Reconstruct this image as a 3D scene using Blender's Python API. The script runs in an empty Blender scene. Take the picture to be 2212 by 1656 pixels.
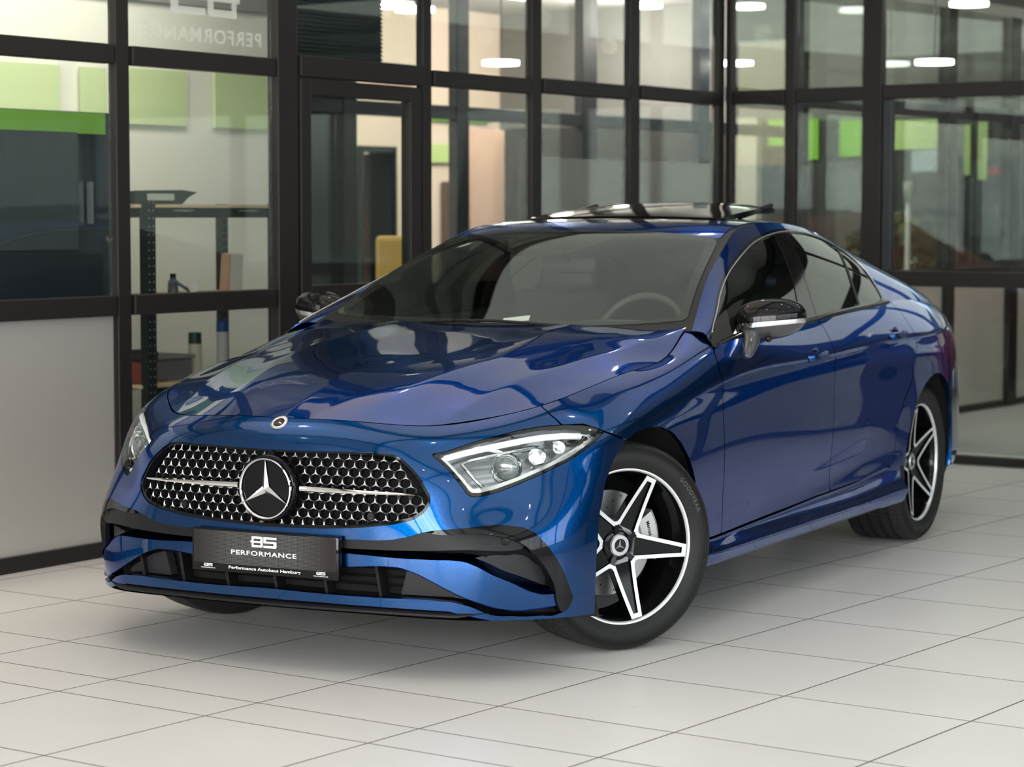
import bpy, bmesh, math
import numpy as np
from mathutils import Vector, Matrix
sc = bpy.context.scene
C = sc.collection
# ---------------- camera ----------------
CAMP = (3.9925, -6.9487, 1.3947); YAW = 2.04756; PITCH = 0.070426; FPX = 5137.4
cam = bpy.data.cameras.new('camera'); camo = bpy.data.objects.new('camera', cam); C.objects.link(camo)
cam.sensor_fit = 'HORIZONTAL'; cam.sensor_width = 36.0; cam.lens = FPX / 2212 * 36.0
camo.location = CAMP
_d = Vector((math.cos(PITCH) * math.cos(YAW), math.cos(PITCH) * math.sin(YAW), -math.sin(PITCH)))
camo.rotation_euler = _d.to_track_quat('-Z', 'Y').to_euler()
cam.clip_start = 0.05; cam.clip_end = 200
cam.dof.use_dof = True; cam.dof.focus_distance = 7.4; cam.dof.aperture_fstop = 4.0
sc.camera = camo
# ---------------- colour management ----------------
sc.view_settings.view_transform = 'Standard'; sc.view_settings.look = 'None'
sc.view_settings.gamma = 1.0; sc.view_settings.use_curve_mapping = False
sc.view_settings.exposure = 0.25
# ---------------- room frame (rotated against the car) ----------------
RT = math.radians(8.6)
EU = np.array([math.cos(RT), -math.sin(RT), 0.]); EV = np.array([math.sin(RT), math.cos(RT), 0.])
def uv(u, v, z=0.0): return tuple(u * EU + v * EV + np.array([0, 0, z]))
# ---------------- world: daylight outside ----------------
w = bpy.data.worlds.new('daylight'); sc.world = w; w.use_nodes = True
nt = w.node_tree; nt.nodes.clear()
o_ = nt.nodes.new('ShaderNodeOutputWorld'); b_ = nt.nodes.new('ShaderNodeBackground'); s_ = nt.nodes.new('ShaderNodeTexSky')
s_.sky_type = 'NISHITA'; s_.sun_disc = False; s_.sun_elevation = math.radians(42); s_.sun_rotation = math.radians(200); s_.air_density = 1.0; s_.dust_density = 4.0
b_.inputs[1].default_value = 0.55
nt.links.new(s_.outputs[0], b_.inputs[0]); nt.links.new(b_.outputs[0], o_.inputs[0])
def area(name, loc, target, sx, sy, power, col=(1, 1, 1), spread=180):
    l = bpy.data.lights.new(name, 'AREA'); l.shape = 'RECTANGLE'; l.size = sx; l.size_y = sy; l.energy = power; l.color = col
    l.spread = math.radians(spread)
    o = bpy.data.objects.new(name, l); C.objects.link(o); o.location = loc
    o.rotation_euler = (Vector(target) - Vector(loc)).to_track_quat('-Z', 'Y').to_euler()
    return o
# ---------------- large lights (daylight entering by the window walls, added ceiling fill) ----------------
area('window_daylight_front', uv(4.2, -10.0, 1.7), uv(1.5, 0, .5), 9.0, 2.4, 600, (.93, .97, 1.0))
area('window_daylight_right', uv(8.5, -1.5, 1.75), uv(0, 0, .4), 11.0, 1.9, 170, (.93, .97, 1.0))
for (fu_, fv_) in ((-.85, 3.0), (1.95, 3.0), (-.85, .7), (1.95, .7), (-.6, -1.6), (1.95, -1.6), (4.8, .7), (4.8, -1.6), (1.95, -3.9), (4.8, 3.0), (4.8, -3.9)):
    area('ceiling_fill', uv(fu_, fv_, 3.20), uv(fu_, fv_, 0), 2.55, 2.05, 16 if (fu_ < 0 and fv_ < 1) else 7.5, (1, .82, .66) if (fu_ < 0 and fv_ < 1) else (.97, 1, .93))  # overhead fill added for even light and hood reflections, warmer over the left floor
area('office_wall_fill', uv(-2.38, -.05, 2.90), uv(-3.40, -.05, 2.15), 4.6, .5, 54, (1, .95, .85))  # unseen lamp added to brighten the cream wall, faces away from the car
for q_ in ((-5.4, 5.2), (-6.6, 7.0), (-5.2, 8.2), (-6.6, 9.4), (-4.6, 10.4), (-6.4, 10.9), (-3.3, 8.6)):
    l_ = bpy.data.lights.new('hall_fill', 'POINT'); l_.energy = 62; l_.color = (1, .92, .82); l_.shadow_soft_size = .07  # added point lights brighten the hall; small radius keeps car reflections small
    o_ = bpy.data.objects.new('hall_fill', l_); C.objects.link(o_); o_.location = uv(q_[0], q_[1], 2.85)
area('canopy_fill', uv(-.6, 10.0, 2.85), uv(-.6, 10.0, 0), 3, 7, 85, (1, .97, .92))  # added fill under the canopy, brightens the paving beyond the glass
# ---------------- helpers ----------------
def tag(o, label=None, cat=None, group=None, kind=None):
    if label: o['label'] = label
    if cat: o['category'] = cat
    if group: o['group'] = group
    if kind: o['kind'] = kind
    return o
def empty(name, loc=(0, 0, 0), rz=0, label=None, cat=None, group=None):
    o = bpy.data.objects.new(name, None); C.objects.link(o); o.location = loc; o.rotation_euler = (0, 0, rz)
    o.empty_display_size = .1
    return tag(o, label, cat, group)
def mo(name, V, F, m, parent=None, smooth=True, sharp=None, label=None):
    me = bpy.data.meshes.new(name)
    me.from_pydata([tuple(map(float, v)) for v in V], [], [tuple(int(i) for i in f) for f in F])
    me.materials.append(m)
    if smooth:
        me.polygons.foreach_set('use_smooth', [True] * len(me.polygons))
        if sharp is not None and len(sharp):
            att = me.attributes.new('sharp_edge', 'BOOLEAN', 'EDGE')
            ev = np.zeros(len(me.edges) * 2, np.int32); me.edges.foreach_get('vertices', ev); ev = ev.reshape(-1, 2)
            ss = set((min(a, b), max(a, b)) for a, b in sharp)
            att.data.foreach_set('value', [((min(a, b), max(a, b)) in ss) for a, b in ev.tolist()])
    me.update()
    o = bpy.data.objects.new(name, me); C.objects.link(o)
    if parent is not None: o.parent = parent
    if label: o['label'] = label
    return o
def bmo(name, bm, m, parent=None, smooth=False, angle=None, label=None):
    me = bpy.data.meshes.new(name)
    bmesh.ops.recalc_face_normals(bm, faces=bm.faces)
    if smooth:
        for f in bm.faces: f.smooth = True
        if angle:
            for e in bm.edges:
                if len(e.link_faces) == 2 and e.calc_face_angle(0) > math.radians(angle): e.smooth = False
    bm.to_mesh(me); bm.free()
    ms = m if isinstance(m, (list, tuple)) else [m]
    for q in ms: me.materials.append(q)
    o = bpy.data.objects.new(name, me); C.objects.link(o)
    if parent is not None: o.parent = parent
    if label: o['label'] = label
    return o
def bx(bm, c, s, rot=None, bev=0.0, mi=0):
    """box centred at c with full sizes s, optional 3x3 rot"""
    r = bmesh.ops.create_cube(bm, size=1.0)
    vs = r['verts']
    for v in vs: v.co = Vector((v.co.x * s[0], v.co.y * s[1], v.co.z * s[2]))
    fs = set(f for v in vs for f in v.link_faces)
    if bev:
        es = list(set(e for v in vs for e in v.link_edges))
        r2 = bmesh.ops.bevel(bm, geom=es, offset=bev, segments=2, affect='EDGES', profile=.5)
        vs = list(set(r2['verts']) | set(v for v in vs if v.is_valid))
        fs = set(f for v in vs for f in v.link_faces)
    M = rot if rot is not None else Matrix.Identity(3)
    for v in vs: v.co = M @ v.co + Vector(c)
    for f in fs: f.material_index = mi
    return vs
def RZ(a): return Matrix.Rotation(a, 3, 'Z')
def lathe(bm, prof, n=48, axis='X', closed=False, mi=0, a0=0., a1=2 * math.pi):
    """profile list of (axial, radius); revolve about axis"""
    full = abs(a1 - a0 - 2 * math.pi) < 1e-6
    rows = []
    for k in range(n if full else n + 1):
        a = a0 + (a1 - a0) * k / n; ca, sa = math.cos(a), math.sin(a)
        row = []
        for (h, r) in prof:
            co = (h, r * ca, r * sa) if axis == 'X' else (r * ca, r * sa, h) if axis == 'Z' else (r * sa, h, r * ca)
            row.append(bm.verts.new(co))
        rows.append(row)
    m = len(prof); N = len(rows)
    for k in range(N if full else N - 1):
        A = rows[k]; B = rows[(k + 1) % N]
        for i in range(m if closed else m - 1):
            j = (i + 1) % m
            try:
                f = bm.faces.new((A[i], A[j], B[j], B[i])); f.material_index = mi
            except ValueError: pass
def tube(bm, pts, r, n=8, cap=True, flat=None):
    """tube along a polyline; r number or list"""
    P = [Vector(p) for p in pts]; rings = []
    up = Vector((0, 0, 1))
    for i, p in enumerate(P):
        d = (P[min(i + 1, len(P) - 1)] - P[max(i - 1, 0)]).normalized()
        if abs(d.dot(up)) > .95: s = d.cross(Vector((1, 0, 0))).normalized()
        else: s = d.cross(up).normalized()
        t = s.cross(d).normalized(); rr = r[i] if isinstance(r, (list, tuple)) else r
        ring = []
        for k in range(n):
            a = 2 * math.pi * k / n
            ring.append(bm.verts.new(p + s * math.cos(a) * rr + t * math.sin(a) * rr * (flat or 1)))
        rings.append(ring)
    for A, B in zip(rings[:-1], rings[1:]):
        for k in range(n): bm.faces.new((A[k], A[(k + 1) % n], B[(k + 1) % n], B[k]))
    if cap:
        bm.faces.new(rings[0]); bm.faces.new(rings[-1][::-1])
def prism(bm, poly, z0, z1, M=None, mi=0):
    """extrude a 2D polygon (x,y) from z0 to z1, M 4x4"""
    M = M or Matrix.Identity(4)
    a = [bm.verts.new(M @ Vector((p[0], p[1], z0))) for p in poly]; b = [bm.verts.new(M @ Vector((p[0], p[1], z1))) for p in poly]
    n = len(poly)
    fs = [bm.faces.new(a[::-1]), bm.faces.new(b)]
    for i in range(n): fs.append(bm.faces.new((a[i], a[(i + 1) % n], b[(i + 1) % n], b[i])))
    for f in fs: f.material_index = mi
_fonts = {}
def text_mesh(s, bold=False, depth=0.002, spacing=1.0, serif=False):
    cu = bpy.data.curves.new('t', 'FONT'); cu.body = s; cu.align_x = 'CENTER'; cu.align_y = 'CENTER'; cu.size = 1.0
    cu.extrude = 0; cu.space_character = spacing; cu.resolution_u = 3
    if bold: cu.offset = .018
    ob = bpy.data.objects.new('t', cu); C.objects.link(ob)
    dg = bpy.context.evaluated_depsgraph_get(); dg.update()
    me = bpy.data.meshes.new_from_object(ob.evaluated_get(dg))
    V = [tuple(v.co) for v in me.vertices]; F = [tuple(p.vertices) for p in me.polygons]
    bpy.data.objects.remove(ob); bpy.data.curves.remove(cu); bpy.data.meshes.remove(me)
    return np.array(V), F
def text_obj(name, s, m, parent, origin, ex, ey, height, bold=True, spacing=1.0, lift=.0008, width=None, label=None):
    V, F = text_mesh(s, bold, spacing=spacing)
    lo, hi = V.min(0), V.max(0); h = hi[1] - lo[1]; k = height / h; V = (V - (lo + hi) / 2)
    kx = k if width is None else width / (hi[0] - lo[0])
    ex = np.array(ex, float); ey = np.array(ey, float); en = np.cross(ex, ey)
    P = np.array(origin) + V[:, :1] * kx * ex + V[:, 1:2] * k * ey + en * lift
    return mo(name, P, F, m, parent, smooth=False, label=label)
# ---------------- materials ----------------
def mat(name, col, rough=.5, metal=0., coat=0., ior=1.5, trans=0., emit=None, estr=1., alpha=1., coatr=.03, spec=None):
    m = bpy.data.materials.new(name); m.use_nodes = True
    b = m.node_tree.nodes['Principled BSDF']
    b.inputs['Base Color'].default_value = (*col, 1); b.inputs['Roughness'].default_value = rough
    b.inputs['Metallic'].default_value = metal; b.inputs['Coat Weight'].default_value = coat; b.inputs['Coat Roughness'].default_value = coatr
    b.inputs['IOR'].default_value = ior; b.inputs['Transmission Weight'].default_value = trans; b.inputs['Alpha'].default_value = alpha
    if spec is not None: b.inputs['Specular IOR Level'].default_value = spec
    if emit: b.inputs['Emission Color'].default_value = (*emit, 1); b.inputs['Emission Strength'].default_value = estr
    m.diffuse_color = (*col, 1)
    return m
def N_(m, t, **k):
    n = m.node_tree.nodes.new(t)
    for a, v in k.items(): setattr(n, a, v)
    return n
def L_(m, a, b): m.node_tree.links.new(a, b)
def bumpy(m, scale=80., strength=.1, dist=.002, col=None, mixf=.2):
    b = m.node_tree.nodes['Principled BSDF']; tc = N_(m, 'ShaderNodeTexCoord'); n = N_(m, 'ShaderNodeTexNoise')
    n.inputs['Scale'].default_value = scale; n.inputs['Detail'].default_value = 4
    L_(m, tc.outputs['Object'], n.inputs['Vector']); bp = N_(m, 'ShaderNodeBump'); bp.inputs['Strength'].default_value = strength; bp.inputs['Distance'].default_value = dist
    L_(m, n.outputs['Fac'], bp.inputs['Height']); L_(m, bp.outputs['Normal'], b.inputs['Normal'])
    return m
def thin_glass(name, tint, rough=0., refl=1.0, ior=1.5):
    """thin clear pane: transparent (tinted) + Fresnel reflection; same from every side"""
    m = bpy.data.materials.new(name); m.use_nodes = True; nt = m.node_tree; nt.nodes.clear()
    out = N_(m, 'ShaderNodeOutputMaterial'); tr = N_(m, 'ShaderNodeBsdfTransparent'); gl = N_(m, 'ShaderNodeBsdfGlossy')
    fr = N_(m, 'ShaderNodeFresnel'); mx = N_(m, 'ShaderNodeMixShader'); geo = N_(m, 'ShaderNodeNewGeometry')
    tr.inputs[0].default_value = (*tint, 1); gl.inputs[0].default_value = (refl * .95, refl, refl * .96, 1); gl.inputs['Roughness'].default_value = rough
    # same fresnel on both faces of the pane
    mul = N_(m, 'ShaderNodeMix', data_type='FLOAT'); mul.inputs['A'].default_value = ior; mul.inputs['B'].default_value = 1.0 / ior
    L_(m, geo.outputs['Backfacing'], mul.inputs['Factor']); L_(m, mul.outputs['Result'], fr.inputs['IOR'])
    L_(m, fr.outputs[0], mx.inputs[0]); L_(m, tr.outputs[0], mx.inputs[1]); L_(m, gl.outputs[0], mx.inputs[2]); L_(m, mx.outputs[0], out.inputs[0])
    return m
def paint_mat():
    m = mat('blue_metallic_paint', (.0003, .051, .19), rough=.24, metal=1.0, coat=1.0, coatr=.006)
    b = m.node_tree.nodes['Principled BSDF']; b.inputs['Coat IOR'].default_value = 1.42; b.inputs['Specular Tint'].default_value = (.25, .45, 1, 1)
    tc = N_(m, 'ShaderNodeTexCoord'); v = N_(m, 'ShaderNodeTexVoronoi'); v.inputs['Scale'].default_value = 900
    L_(m, tc.outputs['Object'], v.inputs['Vector'])
    sb = N_(m, 'ShaderNodeVectorMath', operation='SUBTRACT'); sb.inputs[1].default_value = (.5, .5, .5)
    sl = N_(m, 'ShaderNodeVectorMath', operation='SCALE'); sl.inputs['Scale'].default_value = .12
    ge = N_(m, 'ShaderNodeNewGeometry'); ad = N_(m, 'ShaderNodeVectorMath', operation='ADD'); nr = N_(m, 'ShaderNodeVectorMath', operation='NORMALIZE')
    L_(m, v.outputs['Color'], sb.inputs[0]); L_(m, sb.outputs[0], sl.inputs[0]); L_(m, sl.outputs[0], ad.inputs[0]); L_(m, ge.outputs['Normal'], ad.inputs[1])
    L_(m, ad.outputs[0], nr.inputs[0]); L_(m, nr.outputs[0], b.inputs['Normal'])
    ge2 = N_(m, 'ShaderNodeNewGeometry'); L_(m, ge2.outputs['Normal'], b.inputs['Coat Normal'])
    return m
M = {}
M['paint'] = paint_mat()
M['gloss_black'] = mat('gloss_black', (.005, .005, .006), .06, spec=.27)
M['satin_black'] = bumpy(mat('satin_black', (.008, .008, .009), .45, spec=.25), 300, .05)
M['matte_black'] = bumpy(mat('matte_black', (.010, .010, .010), .75), 200, .1)
M['grey_plastic'] = bumpy(mat('dark_grey_plastic', (.020, .020, .022), .5, spec=.3), 260, .08)
M['void'] = mat('dark_cavity', (.003, .003, .003), .9)
M['chrome'] = mat('chrome', (.86, .86, .86), .07, metal=1.)
M['satin_silver'] = mat('satin_silver', (.62, .63, .65), .28, metal=1.)
M['machined'] = mat('machined_alloy', (.86, .87, .88), .22, metal=.55)
M['rubber'] = bumpy(mat('tyre_rubber', (.010, .0098, .0095), .58, spec=.35), 160, .15)
M['windscreen'] = thin_glass('windscreen_glass', (.76, .84, .80), refl=.95)
M['side_glass'] = thin_glass('tinted_side_glass', (.16, .18, .18), refl=.9)
M['privacy_glass'] = thin_glass('privacy_glass', (.05, .05, .055), refl=.9)
M['lens'] = thin_glass('headlight_lens', (.93, .95, .95), refl=.8)
M['frit'] = mat('black_glass_border', (.016, .012, .010), .6, spec=.1)
M['lamp_silver'] = mat('lamp_reflector', (.75, .77, .78), .12, metal=1.)
M['drl'] = mat('daytime_light_guide', (.85, .87, .88), .25, emit=(1, 1, 1), estr=.25)
M['white'] = mat('white_print', (.85, .85, .85), .5)
M['wheel_black'] = mat('wheel_gloss_black', (.004, .004, .004), .10, spec=.22)
M['disc'] = mat('brake_disc_steel', (.42, .42, .42), .3, metal=.9)
M['caliper'] = mat('silver_caliper', (.62, .62, .60), .35, metal=.3)
M['inner'] = bumpy(mat('interior_black', (.045, .044, .043), .7), 120, .15)
M['leather'] = bumpy(mat('seat_leather', (.050, .049, .048), .5), 90, .2)
def logo_rects():
    """boxy BS monogram as rectangles (x0,z0,x1,z1), unit height, width ~1.47"""
    t = .205
    B = [(.08, 0, .08 + .12, 1), (.0, .42, .75, .58), (.08, 1 - t, .70, 1), (.08, 0, .70, t), (.62, .05, .76, .46), (.62, .54, .76, .95)]
    S = [(.80, 1 - t, 1.60, 1), (.80, .42, .96, .95), (.80, .42, 1.56, .58 + .02), (1.42, .05, 1.60, .56), (.80, 0, 1.56, t)]
    return B + S
def logo(name, m, parent, c, h, ex, ez, en, wide=1.46, label=None, lift=.001):
    bm = bmesh.new(); ex, ez, en = map(Vector, (ex, ez, en)); k = wide / 1.6
    for j, (a, b, a2, b2) in enumerate(logo_rects()):
        vs = []
        for (x, z) in ((a, b), (a2, b), (a2, b2), (a, b2)): vs.append(bm.verts.new(Vector(c) + ex * (x - .80) * k * h + ez * (z - .5) * h + en * (lift + j * 1e-5)))
        bm.faces.new(vs)
    return bmo(name, bm, m, parent, label=label)
# ---------------- room materials ----------------
def floor_mat():
    m = mat('porcelain_tiles', (.70, .68, .66), .22, coat=.0, spec=.5); b = m.node_tree.nodes['Principled BSDF']
    tc = N_(m, 'ShaderNodeTexCoord'); sp = N_(m, 'ShaderNodeSeparateXYZ'); L_(m, tc.outputs['Object'], sp.inputs[0])
    def mth(op, a, b_=None, c=None):
        n = N_(m, 'ShaderNodeMath', operation=op)
        for i, q in enumerate((a, b_, c)):
            if q is None: continue
            if isinstance(q, (int, float)): n.inputs[i].default_value = q
            else: L_(m, q, n.inputs[i])
        return n.outputs[0]
    U0, US, V0, VS = .4375, .5885, -.2650, .604
    # extra narrow course: v = -1.237 splits one course
    fu = mth('DIVIDE', mth('SUBTRACT', sp.outputs[0], U0), US); vv = sp.outputs[1]
    low = mth('LESS_THAN', vv, -.886)                      # courses nearer than the cut row are shifted
    vsh = mth('ADD', mth('SUBTRACT', vv, V0), mth('MULTIPLY', low, -.0160))
    fv = mth('DIVIDE', vsh, VS)
    def dist(f, size):
        fr = mth('FRACT', f); return mth('MULTIPLY', mth('MINIMUM', fr, mth('SUBTRACT', 1.0, fr)), size)
    du = dist(fu, US); dv = dist(fv, VS); dx_ = mth('ABSOLUTE', mth('SUBTRACT', vv, -1.237))
    d = mth('MINIMUM', mth('MINIMUM', du, dv), dx_)
    g = N_(m, 'ShaderNodeMapRange'); g.inputs[1].default_value = .0022; g.inputs[2].default_value = .0042; g.inputs[3].default_value = 1; g.inputs[4].default_value = 0; L_(m, d, g.inputs[0])
    wn = N_(m, 'ShaderNodeTexWhiteNoise', noise_dimensions='2D'); cb = N_(m, 'ShaderNodeCombineXYZ'); L_(m, mth('FLOOR', fu), cb.inputs[0]); L_(m, mth('FLOOR', fv), cb.inputs[1]); L_(m, cb.outputs[0], wn.inputs['Vector'])
    n1 = N_(m, 'ShaderNodeTexNoise'); n1.inputs['Scale'].default_value = 1.6; n1.inputs['Detail'].default_value = 4; n1.inputs['Roughness'].default_value = .5; L_(m, tc.outputs['Object'], n1.inputs['Vector'])
    mp_ = N_(m, 'ShaderNodeMapping'); mp_.inputs['Scale'].default_value = (3, 22, 1); L_(m, tc.outputs['Object'], mp_.inputs[0])
    n2 = N_(m, 'ShaderNodeTexNoise'); n2.inputs['Scale'].default_value = 1.0; n2.inputs['Detail'].default_value = 6; L_(m, mp_.outputs[0], n2.inputs['Vector'])
    cr = N_(m, 'ShaderNodeValToRGB'); cr.color_ramp.elements[0].position = .25; cr.color_ramp.elements[0].color = (.735, .71, .68, 1); cr.color_ramp.elements[1].position = .75; cr.color_ramp.elements[1].color = (.80, .78, .755, 1)
    s1 = mth('ADD', mth('MULTIPLY', n1.outputs['Fac'], .55), mth('MULTIPLY', n2.outputs['Fac'], .25)); s2 = mth('ADD', s1, mth('MULTIPLY', wn.outputs['Value'], .16)); L_(m, s2, cr.inputs[0])
    # sparse specks
    vo = N_(m, 'ShaderNodeTexVoronoi'); vo.inputs['Scale'].default_value = 3.2; L_(m, tc.outputs['Object'], vo.inputs['Vector'])
    sk = mth('LESS_THAN', vo.outputs['Distance'], .012)
    mx = N_(m, 'ShaderNodeMix', data_type='RGBA'); L_(m, g.outputs[0], mx.inputs['Factor']); L_(m, cr.outputs[0], mx.inputs['A']); mx.inputs['B'].default_value = (.10, .085, .075, 1)
    mx2 = N_(m, 'ShaderNodeMix', data_type='RGBA'); L_(m, sk, mx2.inputs['Factor']); L_(m, mx.outputs['Result'], mx2.inputs['A']); mx2.inputs['B'].default_value = (.22, .20, .18, 1)
    L_(m, mx2.outputs['Result'], b.inputs['Base Color'])
    rr = N_(m, 'ShaderNodeMapRange'); rr.inputs[3].default_value = .27; rr.inputs[4].default_value = .33; L_(m, n1.outputs['Fac'], rr.inputs[0])
    mxr = mth('ADD', rr.outputs[0], mth('MULTIPLY', g.outputs[0], .4)); L_(m, mxr, b.inputs['Roughness'])
    bp = N_(m, 'ShaderNodeBump'); bp.inputs['Strength'].default_value = .5; bp.inputs['Distance'].default_value = .0015; L_(m, mth('SUBTRACT', 1.0, g.outputs[0]), bp.inputs['Height'])
    L_(m, bp.outputs[0], b.inputs['Normal'])
    return m
M['floor'] = floor_mat()
M['frame'] = bumpy(mat('anthracite_window_frame', (.015, .0128, .012), .45, spec=.35), 200, .03)
M['frame2'] = mat('blue_grey_window_frame', (.020, .027, .033), .45)
M['pane'] = thin_glass('window_pane', (.93, .95, .94), refl=.9)
M['pane_dark'] = thin_glass('dark_window_pane', (.80, .84, .82), refl=.9)
M['ceil'] = mat('white_ceiling', (.62, .62, .60), .8)
M['beam'] = mat('dark_ceiling_beam', (.03, .03, .03), .6)
M['wall_w'] = bumpy(mat('cream_plaster', (.80, .79, .70), .9), 40, .05)
M['wall_g'] = bumpy(mat('grey_plaster', (.30, .30, .29), .9), 40, .05)
M['beige'] = bumpy(mat('beige_plaster', (.72, .61, .50), .9), 40, .05)
M['lime'] = mat('lime_green_panel', (.50, .66, .26), .5); M['reflect_lime'] = mat('pale_lime_reflection', (.60, .72, .40), .6)  # the pale lime is the colour of green reflections in the panes
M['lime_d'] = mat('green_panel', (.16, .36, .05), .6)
M['darkblue'] = mat('dark_blue_grey_panel', (.030, .040, .050), .35)
M['lampglow'] = mat('ceiling_lamp_diffuser', (1, 1, 1), .5, emit=(1, .97, .9), estr=9)
M['downglow'] = mat('downlight_glow', (1, 1, 1), .5, emit=(1, .96, .88), estr=60)
def frosted(name, col, tr=.35):
    m = bpy.data.materials.new(name); m.use_nodes = True; nt = m.node_tree; nt.nodes.clear(); out = N_(m, 'ShaderNodeOutputMaterial')
    d = N_(m, 'ShaderNodeBsdfDiffuse'); d.inputs[0].default_value = (*col, 1); t = N_(m, 'ShaderNodeBsdfTranslucent'); t.inputs[0].default_value = (*col, 1)
    g = N_(m, 'ShaderNodeBsdfGlossy'); g.inputs['Roughness'].default_value = .22; g.inputs[0].default_value = (.9, .9, .9, 1)
    a = N_(m, 'ShaderNodeMixShader'); a.inputs[0].default_value = .6; L_(m, d.outputs[0], a.inputs[1]); L_(m, t.outputs[0], a.inputs[2])
    b = N_(m, 'ShaderNodeMixShader'); b.inputs[0].default_value = .22; L_(m, a.outputs[0], b.inputs[1]); L_(m, g.outputs[0], b.inputs[2]); L_(m, b.outputs[0], out.inputs[0]); return m
M['frost'] = frosted('frosted_glass_film', (.68, .67, .64)); M['frost2'] = frosted('grey_frosted_film', (.52, .51, .48))
room = None
def RM(ang=0.): return Matrix.Rotation(-RT + ang, 3, 'Z')
def rbox(name, c, s, m, parent=None, bev=0., kind=None, label=None, cat=None, group=None, rot=0.):
    """box in the room frame: c=(u,v,z) centre, s=(su,sv,sz)"""
    bm = bmesh.new(); bx(bm, (0, 0, 0), s, bev=bev); o = bmo(name, bm, m, parent)
    o.location = uv(*c); o.rotation_euler = (0, 0, -RT + rot)
    if parent is not None and parent.type == 'EMPTY':
        pm = Matrix.Translation(parent.location) @ parent.rotation_euler.to_matrix().to_4x4()
        wm = Matrix.Translation(uv(*c)) @ Matrix.Rotation(-RT + rot, 4, 'Z'); lm = pm.inverted() @ wm
        o.location = lm.translation; o.rotation_euler = lm.to_euler()
    return tag(o, label, cat, group, kind)
# ---------------- floor ----------------
bm = bmesh.new(); bx(bm, (2.9, -1.9, -.05), (11.6, 17.0, .1)); fl_ = bmo('floor', bm, M['floor']); fl_.rotation_euler = (0, 0, -RT)
# object coordinates of the floor are room coordinates
tag(fl_, kind='structure')
CZ = 3.25
c_ = rbox('ceiling', (3.1, -1.9, CZ + .06), (11.2, 16.6, .12), M['ceil'], kind='structure')
for k, (uu, vv, su, sv) in enumerate([(3.1, 4.15, 11, .12), (3.1, 1.85, 11, .12), (3.1, -.45, 11, .12), (3.1, -2.75, 11, .12), (3.1, -5.05, 11, .12), (.52, -1.9, .12, 16), (3.38, -1.9, .12, 16), (6.2, -1.9, .12, 16)]):
    rbox('trim_%d' % (k + 1), (uu, vv, CZ - .03), (su, sv, .10), M['beam'], kind='structure')
for vv in (3.9, 1.4, -1.0, -3.4):
    for uu in (-1.2, 1.2, 2.4, 4.4):
        t_ = empty('ceiling_downlight', uv(uu, vv, CZ - .02), -RT, 'small round downlight set into the showroom ceiling', 'ceiling light', 'showroom ceiling downlights')
        bm = bmesh.new(); lathe(bm, [(0, .055), (-.012, .062), (-.012, .050), (0, .048)], 24, axis='Z', closed=True); bmo('downlight_ring', bm, M['satin_silver'], t_)
        bm = bmesh.new(); lathe(bm, [(-.006, .048), (-.006, .0001)], 24, axis='Z'); bmo('downlight_glow', bm, M['downglow'], t_)
# ---------------- glazed walls ----------------
def wline(p0, p1):
    p0 = np.array(p0, float); p1 = np.array(p1, float); d = (p1 - p0); L = np.linalg.norm(d); d /= L
    return p0, d, math.atan2(d[1], d[0])
class Wall:
    def __init__(s, p0, p1, z_off0=0., z_off1=0.):
        s.p0, s.d, s.a = wline(p0, p1); s.L = np.linalg.norm(np.array(p1) - np.array(p0)); s.z0, s.z1 = z_off0, z_off1
    def pos(s, t, off=0.): p = s.p0 + s.d * t; n = np.array([-s.d[1], s.d[0]]); return p + n * off
    def box(s, name, t0, t1, z0, z1, thick, m, parent=None, off=0., bev=0., **k):
        c = s.pos((t0 + t1) / 2, off); zo = s.z0 + (s.z1 - s.z0) * ((t0 + t1) / 2) / s.L
        return rbox(name, (c[0], c[1], (z0 + z1) / 2 + zo), (t1 - t0, thick, z1 - z0), m, parent, bev, rot=s.a, **k)
# left wall: parameter t = distance from v=-2
LW = Wall((-1.926, -2.0), (-2.341, 5.98), 0, 0)
kk = math.hypot(7.98, .415) / 7.98
def tv(v): return (v + 2.0) * kk
TH = .07
wn = 0
def win(W, name_n, t0, t1, z0, z1, m, off=0.):
    return W.box('window_%d' % name_n, t0, t1, z0, z1, .012, m, off=off, kind='structure')
tr = [20]
def trim(W, t0, t1, z0, z1, th=TH, m=None, off=0., bev=.004):
    tr[0] += 1
    return W.box('trim_%d' % tr[0], t0, t1, z0, z1, th, m or M['frame'], off=off, bev=bev, kind='structure')
TOPZ = CZ
# verticals (v ranges)
for (a, b, th) in [(-.36, -.25, TH), (.664, .775, .08), (1.708, 1.88, .14), (2.84, 2.943, .09), (3.821, 3.947, .09), (4.833, 4.972, .09), (5.861, 5.975, .10), (-1.40, -1.29, TH)]:
    trim(LW, tv(a + .016), tv(b - .016), 0, TOPZ, .062 if th > .1 else .045, off=0)
RL1 = (2.012, 2.09); RL2 = (.985, 1.068)
for (a, b) in [(-2.0, -1.40), (-1.29, -.36), (-.25, .664), (.775, 1.708)]:
    trim(LW, tv(a), tv(b), RL1[0], RL1[1], .06); trim(LW, tv(a), tv(b), RL2[0], RL2[1], .06); trim(LW, tv(a), tv(b), 0, .062, .06)
for i, (a, b) in enumerate([(2.943, 3.821), (3.947, 4.833), (4.972, 5.861)]):
    dz_ = .012 + .010 * i
    trim(LW, tv(a), tv(b), RL1[0] + dz_, RL1[1] + dz_, .06); trim(LW, tv(a), tv(b), RL2[0], RL2[1], .06); trim(LW, tv(a), tv(b), 0, .062, .06)
trim(LW, tv(-2), tv(5.98), TOPZ - .10, TOPZ, .08)
wi = 0
def W_(W, a, b, z0, z1, m, off=0.):
    global wi
    wi += 1; return W.box('window_%d' % wi, a, b, z0, z1, .010, m, off=off, kind='structure')
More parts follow.
